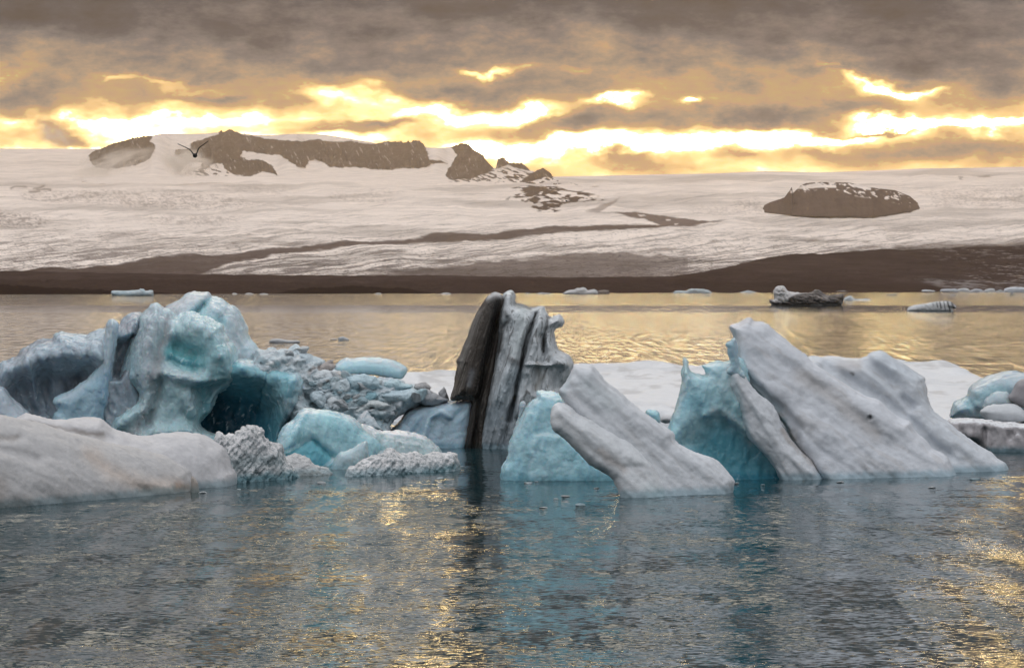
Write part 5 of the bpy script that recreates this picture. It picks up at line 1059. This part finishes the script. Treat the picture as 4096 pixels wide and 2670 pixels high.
# --- small far bergs and floes
def far_ice():
    def fb(name, poly, base, label, col=(.56, .60, .63), T=None, mat=None, paint=(), group=None, noise=None, step=None, cat='iceberg', relief=(), sink=6, topcol=None):
        P = np.array(poly); wdt = np.ptp(P[:, 0]); hgt = np.ptp(P[:, 1])
        T = T or max(4, min(wdt * .25, hgt * .9)); st = step or max(.7, min(3, wdt / 70))
        (bx0, by0), (bx1, by1) = ((P[:, 0].min(), base), (P[:, 0].max(), base))
        P2 = [(x, y + (sink if y > base - 3 else 0)) for x, y in poly]
        o = ice(name, [lay(P2, T, max(3, hgt * .45), lean=.1, w=T, jag=.8, relief=relief)], ((bx0, by0), (bx1 + 1, by1)), step=st, seed=int(P[0, 0]) % 97, mat=mat or M_far, col=col, sink=0,
                noise=noise or (hgt * .5, hgt * .07, 3), warp=3, paint=paint, mott=.15, smooth_it=1, topcol=topcol)
        return tag(o, label, cat, group)
    fb('iceberg', z('A', 690, 102, 700, 98, 740, 97, 800, 96, 862, 91, 866, 84, 880, 84, 896, 88, 902, 97, 945, 94, 953, 112, 948, 124, 940, 127, 800, 129, 720, 128, 694, 122), 1182.5, 'pale blue flat berg at the far shore on the left, with a small knob', (.40, .50, .54), noise=(8, 1.6, 3), paint=(('n', (20, 14, 5), (.0, .3), (.62, .65, .66), .8),))
    fb('iceberg', z('C', 868, 104, 900, 92, 925, 90, 940, 82, 962, 82, 982, 76, 1000, 84, 1010, 95, 1030, 92, 1052, 88, 1072, 102, 1070, 117, 872, 117), 1176, 'grey white crumpled berg on the far shore, right of the dark berg top', (.50, .49, .49), noise=(8, 2, 3))
    fb('iceberg', z('C', 1076, 98, 1100, 93, 1134, 94, 1141, 105, 1140, 117, 1076, 117), 1176, 'small brown dirty berg touching the crumpled berg on the far shore', (.22, .18, .16), noise=(8, 2, 3))
    fb('iceberg', z('D', 150, 104, 162, 96, 200, 98, 228, 98, 240, 88, 280, 83, 300, 86, 330, 86, 345, 90, 370, 98, 371, 113, 152, 113), 1173, 'low blue grey berg on the far shore, third from the dark streaked berg', (.46, .52, .54), noise=(8, 2, 3), paint=(('n', (90, 8, 5), (.1, .3), (.28, .26, .25), .6),))
    fb('ice_floe', z('D', 565, 104, 590, 99, 605, 92, 625, 97, 655, 104, 652, 110, 568, 110), 1171, 'tiny white berg on the far shore left of the two tone berg', (.50, .53, .55), cat='iceberg')
    fb('iceberg', z('D', 742, 155, 770, 150, 768, 125, 762, 100, 770, 88, 782, 74, 810, 66, 832, 66, 842, 80, 852, 94, 880, 104, 905, 108, 935, 112, 960, 110, 990, 108, 1010, 100, 1022, 90, 1045, 90, 1065, 104, 1080, 118, 1100, 126, 1140, 124, 1180, 116, 1198, 120, 1203, 140, 1196, 156, 1160, 184, 900, 187, 772, 185), 1220,
       'two tone berg on the far lagoon, white humped left end and brown black right half', (.60, .58, .57), T=34, step=2.4, noise=(14, 4, 4), relief=(('n', 20, 22, 8, 8, True),),
       paint=(('p', z('D', 905, 120, 1000, 100, 1040, 80, 1080, 110, 1210, 105, 1210, 170, 850, 170, 860, 140), 6, (.045, .034, .028), .9), ('s', z('D', 740, 160, 780, 175, 1160, 175), 6, (.03, .027, .025), .95), ('s', z('D', 1000, 130, 1100, 140), 6, (.45, .40, .37), .6), ('n', (10, 12, 6), (.1, .3), (.25, .2, .17), .5)))
    fb('ice_floe', z('D', 1203, 148, 1215, 138, 1235, 128, 1250, 129, 1260, 140, 1275, 149, 1300, 148, 1340, 146, 1365, 148, 1360, 154, 1210, 156), 1200, 'small white peaked floe just right of the two tone berg', (.56, .60, .62), cat='ice floe')
    fb('ice_floe', z('D', 1154, 100, 1180, 99, 1200, 97, 1218, 100, 1218, 106, 1160, 107), 1169, 'sliver of white ice on the far shore above the two tone berg', (.60, .60, .60), cat='ice floe')
    fb('iceberg', z('E', 516, 206, 530, 196, 560, 184, 600, 180, 640, 172, 680, 164, 720, 161, 760, 160, 785, 166, 800, 182, 813, 198, 808, 206, 788, 205, 797, 220, 780, 225, 530, 223), 1243.5, 'small wedge shaped berg with dark vertical stripes on the right of the lagoon', (.60, .60, .60), T=26, step=1.6, noise=(10, 2, 3),
       paint=(('s', z('E', 690, 166, 700, 200), 2.4, BK, .8), ('s', z('E', 710, 163, 722, 205), 3, BK, .9), ('s', z('E', 735, 162, 748, 215), 2.4, BK, .8), ('s', z('E', 760, 162, 775, 220), 4, BK, .9), ('s', z('E', 785, 168, 798, 200), 5, (.04, .035, .03), .9), ('s', z('E', 665, 170, 672, 190), 2, BK, .6), ('s', z('E', 620, 182, 626, 190), 2, (.1, .09, .08), .6), ('s', z('E', 530, 223, 790, 224), 2, (.2, .3, .33), .7)))
    shore = [((600, 100, 610, 92, 640, 90, 682, 98, 680, 107, 604, 106), 'pale low berg at the left end of the ice line on the right far shore', (.52, .54, .56)),
             ((714, 98, 725, 88, 780, 86, 818, 88, 820, 106, 716, 106), 'blue grey berg second from left in the ice line on the right far shore', (.50, .52, .55)),
             ((822, 90, 850, 82, 880, 84, 900, 94, 898, 107, 824, 107), 'humped berg in the middle of the ice line on the right far shore', (.55, .56, .57)),
             ((902, 96, 930, 86, 965, 88, 980, 96, 978, 106, 904, 106), 'dull grey berg right of the humped berg on the right far shore', (.46, .47, .50)),
             ((984, 98, 1010, 86, 1045, 84, 1055, 96, 1052, 106, 986, 106), 'small white berg between the dull grey berg and the corner berg on the far shore', (.56, .56, .56)),
             ((1062, 100, 1085, 92, 1105, 98, 1104, 106, 1064, 106), 'tiny berg next to the long corner berg on the right far shore', (.50, .52, .54)),
             ((1108, 100, 1115, 84, 1150, 76, 1200, 74, 1240, 78, 1330, 80, 1335, 106, 1110, 106), 'long white berg at the far shore touching the right picture edge', (.56, .58, .62))]
    for p, l, c in shore: fb('iceberg', z('E', *p), 1168.5, l, c, group='bergs lined up on the far shore', noise=(8, 2, 3))
    fb('ice_floe', z('E', 368, 122, 385, 118, 400, 117, 443, 116, 445, 122, 380, 125), 1180.5, 'thin flat floe between the two tone berg and the striped berg', (.34, .36, .37), cat='ice floe', sink=3)
    fb('ice_floe', z('E', 1145, 122, 1152, 104, 1160, 102, 1168, 116, 1182, 122, 1180, 126, 1146, 126), 1181, 'small dark pointed floe below the long corner berg', (.24, .28, .30), cat='ice floe', sink=3)
    fb('ice_floe', z('E', 775, 125, 790, 121, 806, 123, 804, 130, 778, 130), 1183.5, 'faint flat floe above the striped berg', (.42, .42, .42), cat='ice floe', sink=3)
    fb('ice_floe', z('D', 312, 128, 330, 125, 372, 126, 374, 132, 314, 132), 1185, 'thin floe below the low blue grey berg on the far side', (.34, .34, .34), cat='ice floe', sink=3)
    fb('ice_floe', z('C', 868, 131, 900, 129, 904, 134, 870, 135), 1187, 'sliver of floe under the crumpled berg on the far side', (.34, .32, .30), cat='ice floe', sink=3)
    fb('ice_floe', z('B', 276, 408, 290, 398, 320, 394, 340, 394, 365, 399, 400, 404, 440, 403, 462, 408, 458, 416, 380, 419, 285, 416), 1370, 'flat grey floe on the golden water right of the domed summit', (.42, .42, .43), cat='ice floe', T=24, step=2.5)
    fb('ice_floe', z('B', 703, 396, 706, 386, 722, 382, 735, 380, 745, 386, 768, 397, 760, 403, 706, 404), 1360, 'small peaked grey floe above the long rounded slab', (.42, .44, .46), cat='ice floe', T=20, step=2)
    fb('ice_floe', z('B', 655, 396, 690, 394, 698, 398, 690, 402, 660, 401), 1359, 'thin flat floe just left of the small peaked grey floe', (.40, .36, .33), cat='ice floe', T=14, step=2, sink=3)
    bits = [('B', (45, 113, 60, 110, 80, 116, 50, 119), 'brash ice speck on the far shore left, first above the domed summit right side'), ('B', (125, 114, 150, 110, 180, 116, 130, 120), 'brash ice on the far shore, second right of the domed summit'),
            ('B', (215, 115, 240, 112, 270, 118, 220, 121), 'brash ice on the far shore, third right of the domed summit'), ('B', (928, 116, 945, 109, 962, 110, 972, 119, 930, 120), 'small white brash ice on the far shore halfway to the dark berg'),
            ('B', (1340, 115, 1360, 109, 1395, 112, 1400, 119, 1345, 120), 'brash ice on the far shore just left of the dark berg top'), ('C', (100, 113, 125, 109, 160, 116, 105, 119), 'brash ice on the far shore touching the left of the dark berg top'),
            ('C', (620, 115, 632, 108, 650, 115, 622, 119), 'brash ice speck right of the dark berg top'), ('C', (690, 114, 720, 108, 750, 110, 790, 113, 790, 119, 692, 119), 'long low brash ice between the dark berg top and the crumpled berg'),
            ('A', (404, 92, 420, 87, 432, 94, 408, 97), 'tiny ice speck on the dark bank left of the pale blue flat berg')]
    for t, p, l in bits:
        P = z(t, *p); fb('brash_ice', P, max(q[1] for q in P) - 1, l, (.62, .60, .58), group='brash ice along the far shore', cat='ice chunk', sink=2, noise=(6, 1, 2))
far_ice()

# ================================================================== BIRDS
def bird_material():
    m, nt, b = new_mat('dark_plumage'); b.inputs['Roughness'].default_value = .8
    n = nt.nodes.new('ShaderNodeTexNoise'); n.inputs['Scale'].default_value = 30
    r = nt.nodes.new('ShaderNodeValToRGB'); nt.links.new(n.outputs['Fac'], r.inputs[0]); nt.links.new(r.outputs[0], b.inputs['Base Color'])
    r.color_ramp.elements[0].color = (.018, .014, .012, 1); r.color_ramp.elements[1].color = (.05, .038, .032, 1)
    return m
M_bird = bird_material()
def loft(rings, mat, name, parent):
    """rings: list of (centre, half width vector, half height vector)"""
    n = 12; V = []; Fc = []
    for c, a, b in rings:
        for k in range(n):
            t = 2 * math.pi * k / n
            V.append(Vector(c) + Vector(a) * math.cos(t) + Vector(b) * math.sin(t))
    for i in range(len(rings) - 1):
        for k in range(n): Fc.append((i * n + k, i * n + (k + 1) % n, (i + 1) * n + (k + 1) % n, (i + 1) * n + k))
    me = bpy.data.meshes.new(name); me.from_pydata([tuple(v) for v in V], [], Fc + [tuple(range(n))[::-1], tuple(range((len(rings) - 1) * n, len(rings) * n))]); me.update()
    for p in me.polygons: p.use_smooth = True
    return link(name, me, mat, parent)
def make_gull(name='gull', up=(58, 28), asym=0):
    r = bpy.data.objects.new(name, None); scn.collection.objects.link(r); r.empty_display_size = .2
    # flies away from the viewer (+y): tail towards the viewer
    loft([((0, -.27, -.0), (.05, 0, 0), (0, 0, .006)), ((0, -.20, 0), (.055, 0, 0), (0, 0, .02)), ((0, -.12, -.01), (.065, 0, 0), (0, 0, .06)), ((0, -.02, -.015), (.082, 0, 0), (0, 0, .082)), ((0, .08, -.01), (.078, 0, 0), (0, 0, .078)),
          ((0, .15, .005), (.055, 0, 0), (0, 0, .055)), ((0, .20, .02), (.042, 0, 0), (0, 0, .044)), ((0, .25, .022), (.036, 0, 0), (0, 0, .036)), ((0, .275, .015), (.013, 0, 0), (0, 0, .014)), ((0, .32, .008), (.003, 0, 0), (0, 0, .004))], M_bird, 'body', r)
    for sgn in (-1, 1):
        pts = []
        x, zz = .05, .03
        a1, a2 = up[0] + (asym if sgn > 0 else -asym * .6), up[1] + (asym * .4 if sgn > 0 else 0)
        prev = None; R = []
        segs = 14; L = .66
        for i in range(segs + 1):
            t = i / segs
            ang = math.radians(a1 + (a2 - a1) * sstep(.15, .45, t) - 4 * t)
            ch = .095 * (1 - t) ** .5 * (1 - .2 * t) + .006
            sweep = .05 * math.sin(t * math.pi) - .16 * t * t
            nx, nz = -math.sin(ang), math.cos(ang)
            R.append(((sgn * x, sweep, zz), (0, ch, 0), (sgn * nx * (.021 - .010 * t), 0, nz * (.021 - .010 * t))))
            x += L / segs * math.cos(ang); zz += L / segs * math.sin(ang)
        loft(R, M_bird, 'wing', r)
    return r
def put(b, px, py, D, rz=0, sc=1.0):
    b.location = ((px - 2048) / F * D, D, HC - (py - YH) / F * D); b.rotation_euler = (0, 0, rz); b.scale = (sc, sc, sc)
g0 = make_gull('gull', (60, 30), 8); put(g0, 780, 620, 112, 0, 1.12); g0.rotation_euler = (0, math.radians(-3), 0)
tag(g0, 'large dark gull flying with raised wings in front of the mountain', 'bird')
protos = [make_gull('gull', (40, 10)), make_gull('gull', (10, -6)), make_gull('gull', (-25, -10))]
flock = [  # x, y, width in photo px, label
    (2266, 803, 36, 1, 'gliding gull over the rocky outcrop in the middle of the glacier'),
    (1761, 1134, 14, 0, 'small gull against the dark shore above the golden water, left of the dark berg'),
    (2473, 1029, 8, 0, 'tiny gull against the dirty glacier right of centre'), (2185, 1100, 7, 0, 'tiny gull over the dark moraine above the dark berg'),
    (1019, 1247, 7, 1, 'tiny gull just right of the domed summit, upper one'), (1188, 1242, 12, 0, 'tiny gull over the grey water lane right of the domed summit, wings up'),
    (1677, 1240, 9, 2, 'tiny gull left of a pair over the grey water lane'), (1701, 1236, 9, 0, 'right gull of a pair over the grey water lane'), (1758, 1232, 13, 0, 'tiny gull over the grey lane left of the dark berg, wings spread wide'),
    (1744, 1250, 10, 0, 'tiny gull just below the wide winged one over the grey lane'), (1551, 1257, 14, 0, 'tiny dark gull at the lower edge of the grey water lane'), (1535, 1284, 16, 2, 'tiny brown gull lowest in the flock over the golden water'),
    (1854, 1327, 9, 0, 'tiny gull close to the left edge of the dark berg'), (1108, 1208, 7, 1, 'tiny gull over the bright water above the flat grey floe'), (1151, 1217, 6, 1, 'tiny gull right of another over the bright far water'),
    (1580, 1235, 16, 1, 'tiny gull gliding low over the grey lane in the middle of the flock'), (1889, 1252, 10, 1, 'tiny gull beside the upper left edge of the dark berg'), (1818, 1235, 8, 1, 'tiny gull between the flock and the dark berg top'),
    (1280, 1257, 10, 1, 'tiny pale gull over the golden water above the two small floes'), (1020, 1277, 10, 0, 'tiny gull just right of the domed summit, lower one'), (1803, 1261, 10, 1, 'tiny gull low near the dark berg, right of the flock'),
    (232, 1305, 9, 2, 'lone dark gull over the golden water at far left'), (364, 1227, 8, 0, 'tiny gull over the bright water below the pale blue flat berg'), (580, 1239, 14, 0, 'gull just left of the domed summit with raised wings'),
    (161, 1216, 6, 1, 'tiny gull over the bright water at far left'), (2383, 1231, 9, 1, 'tiny gull over the water right of the dark berg top'), (2532, 1247, 7, 0, 'left gull of a pair over the grey lane right of the dark berg'), (2550, 1248, 7, 0, 'right gull of a pair over the grey lane right of the dark berg'),
    (2335, 1327, 10, 0, 'tiny gull over the golden water right of the dark berg'), (1852, 1326, 0, 0, ''), (3928, 1184, 7, 2, 'tiny dark gull over the far water near the long corner berg'), (4012, 1239, 10, 2, 'dark gull over the grey lane at far right, beyond the striped berg'),
    (129, 1183, 7, 1, 'tiny gull skimming the far shore line at far left'), (2000, 1160, 0, 0, '')]
used = set()
def sstep1(a): return a
for i, (px, py, wd, pk, lab) in enumerate(flock):
    if not wd: continue
    D = 1.25 * F / wd * .8 if wd < 30 else 1.25 * F / wd
    D = min(D, 1350)
    src = protos[pk]
    if pk not in used: b = src; used.add(pk)
    else:
        b = src.copy(); scn.collection.objects.link(b)
        for ch in src.children:
            c = ch.copy(); scn.collection.objects.link(c); c.parent = b
    rr = random.Random(i * 7 + 1)
    put(b, px, py, D, rr.uniform(-.9, .9), max(1.0, wd * D / F / 1.25))
    b.rotation_euler[1] = rr.uniform(-.3, .3)
    tag(b, lab, 'bird', 'gulls flying over the lagoon')
